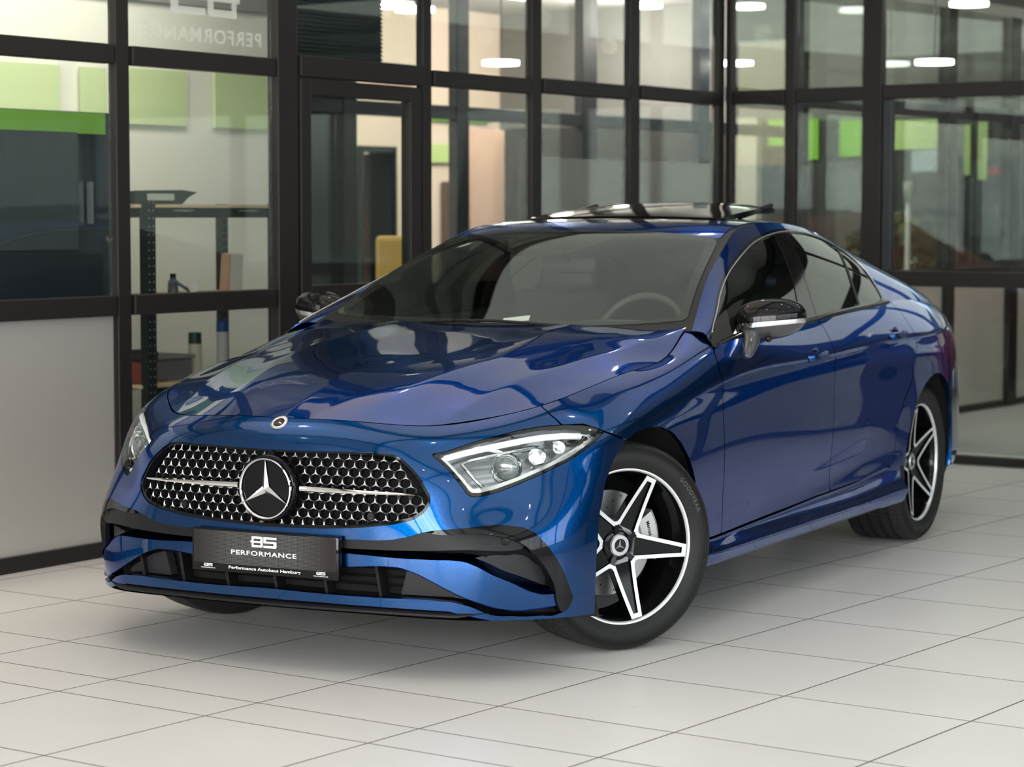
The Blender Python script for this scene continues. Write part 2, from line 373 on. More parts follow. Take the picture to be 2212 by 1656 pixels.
for (a, b) in [(-2.0, -1.40), (-1.29, -.36), (-.25, .664)]:
    W_(LW, tv(a), tv(b), RL1[1], TOPZ - .1, M['pane']); W_(LW, tv(a), tv(b), RL2[1], RL1[0], M['pane']); W_(LW, tv(a), tv(b), .062, RL2[0], M['frost'])
W_(LW, tv(.775), tv(1.708), RL1[1], TOPZ - .1, M['pane']); W_(LW, tv(.775), tv(1.708), RL2[1], RL1[0], M['pane']); W_(LW, tv(.775), tv(1.708), .062, RL2[0], M['pane'])
for (a, b) in [(2.943, 3.821), (3.947, 4.833), (4.972, 5.861)]:
    W_(LW, tv(a), tv(b), RL1[1] + .02, TOPZ - .1, M['pane']); W_(LW, tv(a), tv(b), RL2[1], RL1[0] + .02, M['pane']); W_(LW, tv(a), tv(b), .062, RL2[0], M['pane'])
for (a, b) in [(3.947, 4.833), (4.972, 5.861)]: W_(LW, tv(a), tv(b), RL2[1], 1.70, M['frost2'], off=.014)
# door bay: transom light + door leaf
trim(LW, tv(1.88), tv(2.84), 2.02, 2.115, .08); W_(LW, tv(1.88), tv(2.84), 2.115, TOPZ - .1, M['pane_dark'])
for (a, b, z0, z1) in [(1.888, 1.965, .01, 2.012), (2.741, 2.832, .01, 2.012), (1.965, 2.741, 1.94, 2.012), (1.965, 2.741, .985, 1.078), (1.965, 2.741, .01, .12)]:
    d_ = LW.box('door_1', tv(a), tv(b), z0, z1, .06, M['frame'], off=-.0, bev=.006, kind='structure') if (a, z0) == (1.888, .01) else trim(LW, tv(a), tv(b), z0, z1, .06)
W_(LW, tv(1.965), tv(2.741), 1.078, 1.94, M['pane_dark']); W_(LW, tv(1.965), tv(2.741), .12, .985, M['pane_dark'])
# back wall
BW = Wall((-2.335, 6.00), (6.6, 6.05), .045, .075)
def tu(u): return (u + 2.335)
for (a, b, th) in [(-2.325, -2.27, .10), (-1.925, -1.845, .08), (-1.42, -1.285, .12), (-.09, .02, .09), (1.2, 1.31, .09), (2.5, 2.61, .09), (3.8, 3.91, .09), (5.1, 5.21, .09)]:
    trim(BW, tu(a + .008), tu(b - .008), -.06, TOPZ - .06, .06)
bays = [(-2.27, -1.925), (-1.845, -1.42), (-1.285, -.09), (.02, 1.2), (1.31, 2.5), (2.61, 3.8), (3.91, 5.1)]
for i, (a, b) in enumerate(bays):
    trim(BW, tu(a), tu(b), 2.005, 2.085, .06); trim(BW, tu(a), tu(b), .945, 1.03, .06); trim(BW, tu(a), tu(b), -.045, .0, .07)
    W_(BW, tu(a), tu(b), 2.085, TOPZ - .15, M['pane_dark']); W_(BW, tu(a), tu(b), 1.03, 2.005, M['pane_dark']); W_(BW, tu(a), tu(b), .0, .945, M['pane_dark'])
    if i == 2:
        for q in (a + .035,): trim(BW, tu(q - .035), tu(q + .02), 1.03, 2.005, .05, M['satin_frame'] if 'satin_frame' in M else M['frame2'])
trim(BW, 0, 8.9, TOPZ - .16, TOPZ - .06, .09)
# ---------------- mirrored lettering on the upper pane (read from the other side) ----------------
M['decal'] = mat('pale_window_lettering', (.86, .88, .82), .6, emit=None); M['decal'].node_tree.nodes['Principled BSDF'].inputs['Alpha'].default_value = .62
dec = empty('window_lettering', uv(*LW.pos(tv(1.24), .012), 2.2), -RT + LW.a, 'pale dealer lettering seen reversed on the upper glass pane', 'lettering')
ex = (-1, 0, 0); ez_ = (0, 0, 1); 
def dpart(o): return o
logo('logo_decal', M['decal'], dec, (.030, -.012, .125), .155, (-1, 0, 0), (0, 0, 1), (0, -1, 0), 2.95)
V, F = text_mesh('PERFORMANCE', True, spacing=1.15); lo, hi = V.min(0), V.max(0); V = (V - (lo + hi) / 2); V[:, 0] *= -.78 / (hi[0] - lo[0]); V[:, 1] *= .064 / (hi[1] - lo[1])
mo('lettering_decal', [(p[0] + .015, -.012, p[1] - .037) for p in V], F, M['decal'], dec, False)
# ---------------- rooms beyond the glass ----------------
def structbox(name, c, s, m, rot=0.): return rbox(name, c, s, m, kind='structure', rot=rot)
structbox('floor_office', (-6.2, 4.0, -.06), (7.6, 16, .1), mat('grey_carpet', (.10, .10, .10), .9))
structbox('ceiling_office', (-6.2, 4.0, 3.30), (7.6, 16, .1), mat('grey_office_ceiling', (.36, .35, .34), .9))
# workshop office behind the first two bays : cream wall
structbox('wall_office', (-3.42, -.05, 1.6), (.10, 6.3, 3.3), M['wall_w'])
structbox('wall_office_baffle', (-3.35, -.05, 2.84), (.04, 6.3, .80), M['wall_g'])  # unseen dark band added to keep wall glare out of the windscreen
def panelbox(name, u, v0, v1, z0, z1, m, label, cat, th=.02, group=None):
    return rbox(name, (u, (v0 + v1) / 2, (z0 + z1) / 2), (th, v1 - v0, z1 - z0), m, label=label, cat=cat, group=group)
panelbox('lime_reflection', -3.35, 1.16, 1.60, 1.84, 2.10, M['reflect_lime'], 'lime green reflection built as a panel behind the leftmost window bay', 'wall panel')  # green window reflections in the glass, built as coloured panels
panelbox('lime_reflection', -3.35, 1.74, 1.90, 1.84, 2.10, M['reflect_lime'], 'narrow lime green reflection built as a panel left of the first window post', 'wall panel')
panelbox('lime_reflection', -3.35, 2.02, 2.46, 1.84, 2.11, M['reflect_lime'], 'lime green reflection built as a panel above the shelf, left one in its bay', 'wall panel')
panelbox('lime_reflection', -3.35, 2.66, 3.12, 1.84, 2.12, M['reflect_lime'], 'lime green reflection built as a panel above the shelf, right one in its bay', 'wall panel')
# made-up cabinet fills the dark view in the leftmost bay
cab = empty('dark_view_filler', uv(-2.80, .4, 0), -RT, 'made-up dark blue-grey cabinet filling the dark view in the leftmost window bay', 'cabinet')
def inroot(root, ru, rv, name, c, s, m, bev=0.):
    bm = bmesh.new(); bx(bm, (c[0] - ru, c[1] - rv, c[2]), s, bev=bev); return bmo(name, bm, m, root)
inroot(cab, -2.80, .4, 'carcass', (-2.78, .29, 1.42), (.5, 1.86, .84), M['darkblue'], .01)
for a_, b_ in ((-2.98, -.58), (-2.58, -.58), (-2.98, 1.15), (-2.58, 1.15)): inroot(cab, -2.80, .4, 'leg', (a_, b_, .50), (.05, .05, 1.0), M['darkblue'])
inroot(cab, -2.80, .4, 'pane_reflection', (-2.52, .62, 1.50), (.02, .58, .50), mat('pane_reflection_tone', (.05, .065, .072), .15))  # lighter colour stands in for a window reflected in the pane
inroot(cab, -2.80, .4, 'handle', (-2.51, .98, 1.45), (.02, .02, .18), M['satin_silver'])
inroot(cab, -2.80, .4, 'lower_door', (-2.52, .45, 1.12), (.02, 1.2, .22), mat('navy_door', (.012, .018, .027), .4))
inroot(cab, -2.80, .4, 'green_reflection', (-2.52, .62, 1.79), (.012, .92, .09), M['lime_d'])  # green strip put in for a green reflection in the pane
# metal shelf
sh = empty('metal_shelf', uv(-2.72, 1.75, 0), -RT, 'black perforated metal shelf rack with wooden boards behind the glass', 'shelf')
def sp(n, c, s, m, bev=0.): return inroot(sh, -2.72, 1.75, n, c, s, m, bev)
M['rack'] = mat('perforated_steel', (.014, .020, .018), .4)
def _perf(m):
    b = m.node_tree.nodes['Principled BSDF']; tc = N_(m, 'ShaderNodeTexCoord'); sp_ = N_(m, 'ShaderNodeSeparateXYZ'); L_(m, tc.outputs['Object'], sp_.inputs[0])
    def mth(op, a, b_=None):
        n = N_(m, 'ShaderNodeMath', operation=op)
        for i, q in enumerate((a, b_)):
            if q is None: continue
            if isinstance(q, (int, float)): n.inputs[i].default_value = q
            else: L_(m, q, n.inputs[i])
        return n.outputs[0]
    dz_ = mth('MULTIPLY', mth('SUBTRACT', mth('FRACT', mth('DIVIDE', sp_.outputs[2], .035)), .5), .035)
    yl = N_(m, 'ShaderNodeSeparateXYZ'); L_(m, tc.outputs['Generated'], yl.inputs[0])
    dy_ = mth('MULTIPLY', mth('SUBTRACT', mth('ABSOLUTE', mth('SUBTRACT', yl.outputs[1], .5)), .25), .05)
    d = mth('SQRT', mth('ADD', mth('MULTIPLY', dz_, dz_), mth('MULTIPLY', dy_, dy_))); k = mth('LESS_THAN', d, .0042)
    mx = N_(m, 'ShaderNodeMix', data_type='RGBA'); L_(m, k, mx.inputs['Factor']); mx.inputs['A'].default_value = (.012, .018, .016, 1); mx.inputs['B'].default_value = (.20, .22, .20, 1); L_(m, mx.outputs['Result'], b.inputs['Base Color'])
_perf(M['rack']); M['board'] = mat('chipboard', (.60, .47, .30), .7)
for (u, v) in ((-2.48, 1.295), (-2.48, 2.13), (-2.95, 1.295), (-2.95, 2.28)):
    p_ = sp('post', (u, v, .73), (.045, .055, 1.46) if v < 2 else (.04, .045, 1.44), M['rack'])
for zz in (.46 + .17, 1.02, 1.43): sp('shelf_board', (-2.72, 1.76, zz + .008), (.46, 1.0, .014), M['board']); sp('shelf_beam', (-2.49, 1.74, zz - .022), (.02, .86, .045), M['rack']); sp('shelf_beam', (-2.95, 1.77, zz - .022), (.02, 1.0, .045), M['rack'])
def cyl(name, u, v, z0, parts, label, cat, group=None, n=20):
    root = empty(name, uv(u, v, z0), -RT, label, cat, group); z = 0
    for (pn, h, r0, r1, m) in parts:
        bm = bmesh.new(); lathe(bm, [(z, .0001), (z, r0), (z + h * .92, r0 * .5 + r1 * .5 if r0 != r1 else r0), (z + h, r1), (z + h, .0001)], n, axis='Z'); bmo(pn, bm, m, root, True, 40); z += h
    return root
def C1(n, c, r=.5): return mat(n, c, r)
zS = .645
cyl('spray_can', -2.68, 1.80, zS, [('can_body', .155, .032, .032, C1('pale_yellow_can', (.62, .60, .48))), ('can_label', .004, .0325, .0325, C1('orange_label', (.6, .2, .05))), ('cap', .050, .031, .030, C1('dark_green_cap', (.01, .06, .03)))], 'white spray can with dark green cap on the middle shelf', 'spray can')
cyl('spray_can', -2.68, 1.985, zS, [('can_body', .205, .028, .028, C1('white_can', (.55, .55, .56))), ('cap', .052, .028, .027, C1('blue_cap', (.01, .06, .25)))], 'taller white spray can with blue cap on the middle shelf', 'spray can')
bn = empty('storage_bin', uv(-2.71, 1.57, zS), -RT, 'grey plastic bin standing left of the green-capped can', 'bin')
bm = bmesh.new(); bx(bm, (0, 0, .05), (.22, .26, .10), bev=.01); bmo('bin_body', bm, C1('grey_bin', (.16, .16, .16)), bn); bm = bmesh.new(); bx(bm, (0, 0, .108), (.24, .28, .016), bev=.005); bmo('bin_rim', bm, C1('grey_rim', (.25, .25, .25)), bn)
bn = empty('storage_bin', uv(-2.60, 1.37, zS), -RT, 'dark lidded box behind the left shelf post', 'bin')
bm = bmesh.new(); bx(bm, (0, 0, .05), (.12, .09, .10), bev=.008); bmo('bin_body', bm, C1('box_red_white', (.4, .1, .08)), bn); bm = bmesh.new(); bx(bm, (0, 0, .125), (.13, .10, .05), bev=.015); bmo('lid', bm, C1('dark_lid', (.06, .06, .06)), bn)
bm = bmesh.new()
for i in range(9): bx(bm, (0, -.13 + i * .034, .012), (.012, .016, .024), bev=.003)
o = bmo('socket_set', bm, M['satin_silver']); o.location = uv(-2.55, 1.62, zS + .005); o.rotation_euler = (0, 0, -RT); tag(o, 'row of small metal sockets along the middle shelf front', 'tools')
zS = 1.036
cyl('glue_bottle', -2.72, 1.70, zS, [('bottle', .062, .026, .020, C1('smoky_bottle', (.12, .12, .12), .2)), ('cap', .03, .014, .014, M['matte_black'])], 'small bottle with black cap on the upper shelf', 'bottle')
br = empty('brush_set', uv(-2.66, 1.70, zS), -RT, 'bundle of blue-bristled brushes leaning by the small bottle', 'brushes')
for i in range(5):
    bm = bmesh.new(); tube(bm, [(0, .06 + i * .004, .004), (.0, -.02 - i * .01, .045 + i * .004), (0, -.065 - .006 * i, .075 - i * .006)], [.006, .007, .003], 6); bmo('brush', bm, C1('blue_bristle', (.10, .16, .25)), br, True)
bm = bmesh.new(); bx(bm, (.01, .06, .03), (.004, .055, .055), Matrix.Rotation(.6, 3, 'X')); bmo('paper_tag', bm, M['white'], br)
bk = empty('upright_folder', uv(-2.68, 2.06, zS), -RT, 'white and wooden upright folder standing on the upper shelf', 'folder')
bm = bmesh.new(); bx(bm, (0, .0, .09), (.05, .085, .18), Matrix.Rotation(math.radians(-4), 3, 'X')); bmo('folder_body', bm, C1('white_card', (.72, .70, .66)), bk); bm = bmesh.new(); bx(bm, (0, -.050, .09), (.052, .012, .18), Matrix.Rotation(math.radians(-5), 3, 'X')); bmo('folder_spine', bm, C1('light_wood', (.6, .38, .24)), bk)
hlp = empty('spare_headlamp', uv(-2.66, 1.52, 1.446), -RT, 'spare car headlamp unit lying on top of the metal shelf', 'headlamp')
bm = bmesh.new(); vs = [(0, -.20, 0), (0, .10, 0), (0, .14, .03), (0, .20, .055), (0, .10, .065), (0, -.20, .06)]
a = [bm.verts.new((.08, y, z)) for _, y, z in vs]; b = [bm.verts.new((-.10, y, z * .8)) for _, y, z in vs]; bm.faces.new(a); bm.faces.new(b[::-1])
for i in range(6): bm.faces.new((a[i], b[i], b[(i + 1) % 6], a[(i + 1) % 6]))
bmo('lamp_housing', bm, C1('dark_lamp_housing', (.035, .045, .045), .25), hlp); bm = bmesh.new(); bx(bm, (.083, -.04, .032), (.006, .17, .03), bev=.002); bmo('lamp_lens', bm, C1('hazy_lens', (.38, .42, .38), .2), hlp)
# ---------------- second glazed partition deep in the office ----------------
PW = Wall((-4.2, 3.3), (-4.2, 11.6)); 
def tp(v): return v - 3.3
rbox('glazed_panel', (-4.24, 4.43, 1.6), (.03, .44, 3.2), mat('dark_petrol_panel', (.022, .034, .042), .3), label='tall dark petrol panel seen through the left side of the glass door', cat='panel')
for v0, v1 in ((4.05, 4.20), (4.66, 4.78), (5.77, 5.90), (7.18, 7.36), (8.7, 8.85), (10.2, 10.35)): trim(PW, tp(v0), tp(v1), 0, 3.25, .07, M['frame2'])
for a, b in ((4.2, 4.66), (4.78, 5.77), (5.9, 7.18), (7.36, 8.7), (8.85, 10.2)):
    trim(PW, tp(a), tp(b), 2.0, 2.085, .06, M['frame2']); trim(PW, tp(a), tp(b), 0, .9, .05, M['frame2'])
structbox('wall_far', (-8.2, 6.5, 1.6), (.1, 11, 3.4), M['beige'])
structbox('wall_side', (-5.3, 11.72, 1.10), (5.8, .1, 2.20), mat('dark_hall_wall', (.028, .032, .032), .4)); structbox('wall_side_upper', (-5.3, 11.72, 2.80), (5.8, .1, 1.2), mat('grey_fascia', (.17, .17, .16), .8))
def WB(u, z): k = 1.017; return 4.987 + (u - 4.987) * k, 1.395 + (z - 1.395) * k
def wallthing(name, u0, u1, z0, z1, m, label, cat, th=.03, dv=0.):
    (a, b), (c, d) = WB(u0, z0), WB(u1, z1); return rbox(name, ((a + c) / 2, 11.665 - th / 2 - dv, (b + d) / 2), (abs(c - a), th, abs(d - b)), m, label=label, cat=cat)
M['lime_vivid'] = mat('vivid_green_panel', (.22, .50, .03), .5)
wallthing('light_column', -5.46, -5.17, 0.03, 2.22, mat('pale_column', (.55, .50, .42), .8), 'pale column behind the first rear pane beside the corner post', 'column', .10)
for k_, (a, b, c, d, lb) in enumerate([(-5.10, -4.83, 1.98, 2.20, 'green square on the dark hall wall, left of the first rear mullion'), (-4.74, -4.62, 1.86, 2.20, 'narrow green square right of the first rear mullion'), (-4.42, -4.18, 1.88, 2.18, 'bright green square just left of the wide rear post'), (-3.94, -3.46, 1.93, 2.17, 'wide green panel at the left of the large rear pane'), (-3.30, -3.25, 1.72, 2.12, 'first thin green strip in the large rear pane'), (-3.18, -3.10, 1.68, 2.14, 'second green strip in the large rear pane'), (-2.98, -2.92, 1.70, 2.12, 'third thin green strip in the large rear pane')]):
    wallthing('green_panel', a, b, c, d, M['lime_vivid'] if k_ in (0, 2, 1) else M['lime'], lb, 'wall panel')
wallthing('pale_screen', -3.76, -3.47, 1.75, 1.92, mat('pale_blue_screen', (.42, .50, .56), .3), 'pale blue screen below the wide green panel', 'screen')
wallthing('slanted_board', -3.84, -3.66, .97, 1.11, mat('white_board', (.6, .62, .62), .4), 'small white board low in the large rear pane', 'board')
wallthing('red_sign', -3.08, -2.995, 1.72, 1.78, mat('red_sign', (.45, .04, .04), .5), 'small red sign at the right of the large rear pane', 'sign')
wallthing('grey_panel', -4.45, -4.15, .9, 1.85, mat('grey_panel', (.09, .095, .09), .5), 'dark grey panel under the bright green square', 'panel')
for k_, (u_, v_, z_, top_, lb) in enumerate([(-5.0, 6.19, 2.775, 3.25, 'left of two over the door'), (-5.0, 7.38, 2.455, 3.25, 'low behind the bay right of the door'), (-5.0, 9.26, 2.99, 3.25, 'behind the second mullion right of the door'), (-4.7, 6.02, 2.72, 3.25, 'right of two over the door'), (-4.04, 9.0, 2.50, 3.25, 'low beside the corner post'), (-4.06, 9.2, 2.93, 3.25, 'high beside the corner post'), (-2.24, 8.6, 2.42, 2.91, 'left one under the canopy'), (-1.99, 8.6, 2.80, 2.91, 'right one under the canopy')]):
    t_ = empty('lamp_reflection_disc', uv(u_, v_, z_), -RT, 'flat disc for a lamp reflection, ' + lb, 'lamp reflection'); bm = bmesh.new(); lathe(bm, [(0, .0001), (0, .13), (.03, .13), (.03, .0001)], 24, axis='Z'); bmo('lamp_disc', bm, M['lampglow'], t_)  # glowing discs stand in for lamp reflections in the glass; cords are added
    bm = bmesh.new(); tube(bm, [(0, 0, .03), (0, 0, top_ - z_)], .006, 6); bmo('cord', bm, M['frame'], t_)
dcab = empty('display_cabinet', uv(-6.15, 7.28, 0), -RT, 'tall dark framed cabinet with wooden back seen through the glass door', 'cabinet')
bm = bmesh.new(); bx(bm, (0, -.19, .95), (.25, .03, 1.9)); bx(bm, (0, .19, .95), (.25, .03, 1.9)); bx(bm, (0, 0, 1.88), (.25, .40, .04)); bx(bm, (0, 0, .04), (.25, .40, .08)); bmo('cabinet_frame', bm, M['frame2'], dcab)
bm = bmesh.new(); bx(bm, (-.11, 0, .95), (.02, .34, 1.8)); bmo('back_panel', bm, mat('grey_back', (.16, .15, .12), .6), dcab); bm = bmesh.new(); bx(bm, (-.09, .05, .8), (.02, .15, 1.3)); bmo('wood_insert', bm, mat('brown_wood', (.22, .12, .06), .6), dcab)
rbox('salmon_board', (-6.0, 8.53, 1.03), (.05, .46, 2.06), mat('salmon_board', (.55, .36, .26), .7), label='upright salmon coloured board behind the bay right of the door', cat='board')
rbox('dark_locker', (-6.0, 8.95, 1.0), (.30, .34, 2.0), mat('dark_locker', (.03, .028, .02), .6), label='dark tall locker right of the salmon board', cat='locker')
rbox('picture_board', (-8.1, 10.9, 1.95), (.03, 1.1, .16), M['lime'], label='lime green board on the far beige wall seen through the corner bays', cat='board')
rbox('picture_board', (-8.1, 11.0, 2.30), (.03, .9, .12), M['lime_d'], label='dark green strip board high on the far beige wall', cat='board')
rbox('doorway_panel', (-8.1, 8.3, 1.0), (.05, 1.0, 2.0), M['frame2'], label='dark doorway panel in the far beige wall', cat='door')
rbox('doorway_panel', (-8.1, 11.1, .95), (.05, .7, 1.5), mat('brown_door', (.10, .06, .04), .6), label='brown door standing behind the frosted corner bays', cat='door')
for k, (u, v, L, r) in enumerate([(-6.8, 9.4, 1.6, 0), (-5.3, 8.3, 1.2, .5), (-7.0, 7.2, .9, 0), (-7.4, 7.6, .9, 0), (-7.8, 8.0, .9, 0)]):
    o = rbox('strip_lamp', (u, v, 3.228), (.06, L, .04), M['lampglow'], label=['long linear lamp over the corner bays', 'slanting linear lamp behind the corner post', 'nearest of three short strip lamps beyond the door', 'middle of three short strip lamps beyond the door', 'farthest of three short strip lamps beyond the door'][k], cat='strip light', rot=r)
# office chair and desk seen through the door
oc = empty('office_chair', uv(-4.85, 6.0, 0), -RT + .5, 'office chair with a yellow backrest beyond the glass door', 'chair')
bm = bmesh.new(); bx(bm, (0, 0, .48), (.46, .46, .07), bev=.03); bmo('seat', bm, C1('yellow_fabric', (.62, .42, .12), .8), oc); bm = bmesh.new(); bx(bm, (-.0, .20, 1.0), (.34, .06, .52), bev=.03); bmo('backrest', bm, C1('yellow_fabric2', (.62, .42, .12), .8), oc)
bm = bmesh.new(); tube(bm, [(0, 0, .08), (0, 0, .46)], .03); bmo('gas_stem', bm, M['satin_black'], oc)
for k in range(5):
    bm = bmesh.new(); a = k * 2 * math.pi / 5; tube(bm, [(0, 0, .08), (.28 * math.cos(a), .28 * math.sin(a), .04)], .018, 6); bmo('leg', bm, M['satin_black'], oc)
dk_ = empty('desk', uv(-5.75, 6.35, 0), -RT, 'dark desk standing behind the yellow office chair', 'desk')
bm = bmesh.new(); bx(bm, (0, 0, .74), (.6, 1.1, .03)); bmo('desk_top', bm, C1('grey_desk', (.12, .12, .12)), dk_)
for a, b in ((.26, .5), (-.26, .5), (.26, -.5), (-.26, -.5)): bm = bmesh.new(); bx(bm, (a, b, .365), (.05, .05, .73)); bmo('leg', bm, M['frame'], dk_)
bm = bmesh.new(); bx(bm, (0, 0, .20), (.03, .55, .33), bev=.006); bx(bm, (0, 0, .02), (.12, .12, .04)); o = bmo('monitor', bm, M['satin_black']); o.location = uv(-5.75, 6.3, .757); o.rotation_euler = (0, 0, -RT); tag(o, 'black computer monitor on the dark desk', 'monitor')
# blinds behind the transom
bl = empty('venetian_blind', uv(-2.50, 2.56, 2.15), -RT, 'dark venetian blind behind the pane above the glass door', 'blind')
bm = bmesh.new()
for z in np.arange(0, .95, .02): bx(bm, (0, 0, z), (.03, .80, .003), Matrix.Rotation(.9, 3, 'Y'))
o = bmo('slats', bm, M['darkblue'], bl); bm = bmesh.new(); bx(bm, (0, 0, .97), (.04, .84, .03)); bmo('head_rail', bm, M['frame2'], bl)
# ---------------- outdoors behind the back wall ----------------
M['pave'] = bumpy(mat('pale_paving', (.36, .35, .32), .7), 12, .1)
structbox('floor_outside', (2.0, 16, -.07), (22, 20, .1), M['pave'])
structbox('ceiling_canopy', (5.85, 13.1, 2.98), (16.3, 13.6, .14), mat('grey_canopy', (.15, .15, .145), .85))  # grey hall ceiling; its unseen width is added to shut out the sky
structbox('trim_190', (3.2, 6.16, 3.16), (11.4, .10, .5), M['beam']); structbox('wall_back_blocker', (7.0, 6.06, 1.6), (3.5, .12, 3.3), mat('dark_grey_wall', (.05, .052, .055), .5))  # fascia and wall added out of view to darken the door reflections
structbox('wall_hall_blocker', (13.9, 13, 1.5), (.2, 14, 3.0), mat('hall_side', (.10, .105, .11), .7))  # unseen wall added so reflections in the car doors stay dark
FW = Wall((-2.40, 6.15), (-2.42, 12.4), 0, 0)
def tf(v): return v - 6.15
for v0, v1 in ((6.9, 7.0), (7.95, 8.05), (9.10, 9.23), (10.16, 10.32), (11.3, 11.42), (12.3, 12.4)): trim(FW, tf(v0), tf(v1), 0, 2.85, .09, M['frame'])
for a, b in ((6.15, 6.9), (7.0, 7.95), (8.05, 9.10), (9.23, 10.16), (10.32, 11.3), (11.42, 12.3)):
    trim(FW, tf(a), tf(b), .93, 1.02, .06, M['frame']); trim(FW, tf(a), tf(b), 2.08, 2.17, .06, M['frame']); trim(FW, tf(a), tf(b), 0, .03, .06, M['frame'])
    W_(FW, tf(a), tf(b), .03, .93, M['frost']) ; W_(FW, tf(a), tf(b), 1.02, 2.08, M['pane_dark']); W_(FW, tf(a), tf(b), 2.17, 2.85, M['pane_dark'])
# foliage and lime screens
def leaf_mat(n, c):
    m = mat(n, c, .6); b = m.node_tree.nodes['Principled BSDF']; tc = N_(m, 'ShaderNodeTexCoord'); no = N_(m, 'ShaderNodeTexNoise'); no.inputs['Scale'].default_value = 9; no.inputs['Detail'].default_value = 5
    L_(m, tc.outputs['Object'], no.inputs['Vector']); cr = N_(m, 'ShaderNodeValToRGB'); cr.color_ramp.elements[0].position = .35; cr.color_ramp.elements[0].color = (c[0] * .25, c[1] * .3, c[2] * .3, 1); cr.color_ramp.elements[1].position = .65; cr.color_ramp.elements[1].color = (c[0] * 1.5, c[1] * 1.3, c[2] * 1.2, 1)
    L_(m, no.outputs['Fac'], cr.inputs[0]); L_(m, cr.outputs[0], b.inputs['Base Color']); return m
M['leaf'] = leaf_mat('hedge_leaves', (.22, .36, .07)); M['leaf_d'] = leaf_mat('dark_leaves', (.06, .13, .04))
def bush(name, u, v, z, s, m, label, cat='hedge', seed=0, n=260):
    rng = np.random.default_rng(seed); root = empty(name, uv(u, v, 0), -RT, label, cat); bm = bmesh.new()
    for k in range(n):
        p = rng.normal(size=3); p /= np.linalg.norm(p); p *= rng.uniform(.55, 1) ** .5; c = Vector((p[0] * s[0] / 2, p[1] * s[1] / 2, z + p[2] * s[2] / 2)); r = rng.uniform(.06, .13) * max(.6, min(s) * .8)
        d = Vector(rng.normal(size=3)).normalized(); e = d.orthogonal().normalized(); f = d.cross(e)
        bm.faces.new([bm.verts.new(c + e * r * a + f * r * b * .6 + d * g * r * .3) for a, b, g in ((-1, 0, 0), (0, -1, 1), (1, 0, 0), (0, 1, 1))])
    bmo('foliage', bm, m, root); bm = bmesh.new(); tube(bm, [(0, 0, 0), (0, 0, z)], .05, 7); bmo('stem', bm, C1('bark', (.10, .07, .05)), root); return root
bush('planter_shrub', -3.65, 10.9, 1.12, (.9, .5, .55), M['leaf_d'], 'olive green shrub low behind the large rear pane', 'shrub', 3, 300)
bush('planter_shrub', -3.95, 8.9, .7, (.5, .5, .5), M['leaf_d'], 'small dark shrub behind the pane beside the wide rear post', 'shrub', 4, 200)
# parked cars outside (simple saloon silhouettes), white lamp post, dark hall
def parked(u, v, rz, m, label):
    r = empty('parked_car', uv(u, v, 0), -RT + rz, label, 'car'); prof = [(-2.1, .35), (-2.15, .7), (-1.9, .9), (-1.3, .98), (-.7, 1.38), (.6, 1.42), (1.3, 1.0), (2.0, .85), (2.15, .6), (2.1, .3)]
    bm = bmesh.new(); rows = [[bm.verts.new((y * .86 * (1 if z < 1.05 else .72), x, z)) for x, z in prof] for y in (-1, -.93, .93, 1)]
    for A, B in zip(rows[:-1], rows[1:]):
        for i in range(len(A)): bm.faces.new((A[i], A[(i + 1) % len(A)], B[(i + 1) % len(A)], B[i]))
    bm.faces.new(rows[0]); bm.faces.new(rows[-1]); bmo('body', bm, m, r, True, 30)
    bm = bmesh.new(); bx(bm, (0, -.05, 1.17), (1.32, 1.5, .26), bev=.05); bmo('windows', bm, M['gloss_black'], r)
    for a in (-.8, .8):
        for b in (-1.35, 1.35):
            bm = bmesh.new(); lathe(bm, [(-.1, .0001), (-.1, .31), (.1, .31), (.1, .0001)], 24); o = bmo('wheel', bm, M['rubber'], r, True, 40); o.location = (a, b, .31)
    return r
parked(-.35, 10.8, .6, mat('red_paint', (.30, .012, .016), .25, coat=1.), 'dark red car parked outside at the right edge')
lp = empty('lamp_post', uv(-3.42, 10.6, 0), -RT, 'slim white post standing behind the large rear pane', 'post')
bm = bmesh.new(); tube(bm, [(0, 0, 0), (0, 0, 1.50)], .022, 10); bmo('pole', bm, C1('white_pole', (.6, .6, .58)), lp, True); bm = bmesh.new(); tube(bm, [(0, 0, 1.50), (0, 0, 1.66)], .04, 10); bmo('lamp_head', bm, C1('pole_head', (.3, .3, .25)), lp, True)
structbox('wall_hall_outside', (0, 20, 1.8), (20, .2, 3.6), mat('dark_hall', (.10, .11, .12), .7))
for k, (u, z) in enumerate([(-6, 1.6), (-3.5, 1.5), (-1, 1.6), (1.5, 1.6)]): rbox('hall_window', (u, 19.85, z), (1.6, .06, .9), mat('pale_blue_glazing', (.42, .50, .56), .3), label=['leftmost pale window of the dark hall outside', 'second pale window of the dark hall outside', 'third pale window of the dark hall outside', 'rightmost pale window of the dark hall outside'][k], cat='window')
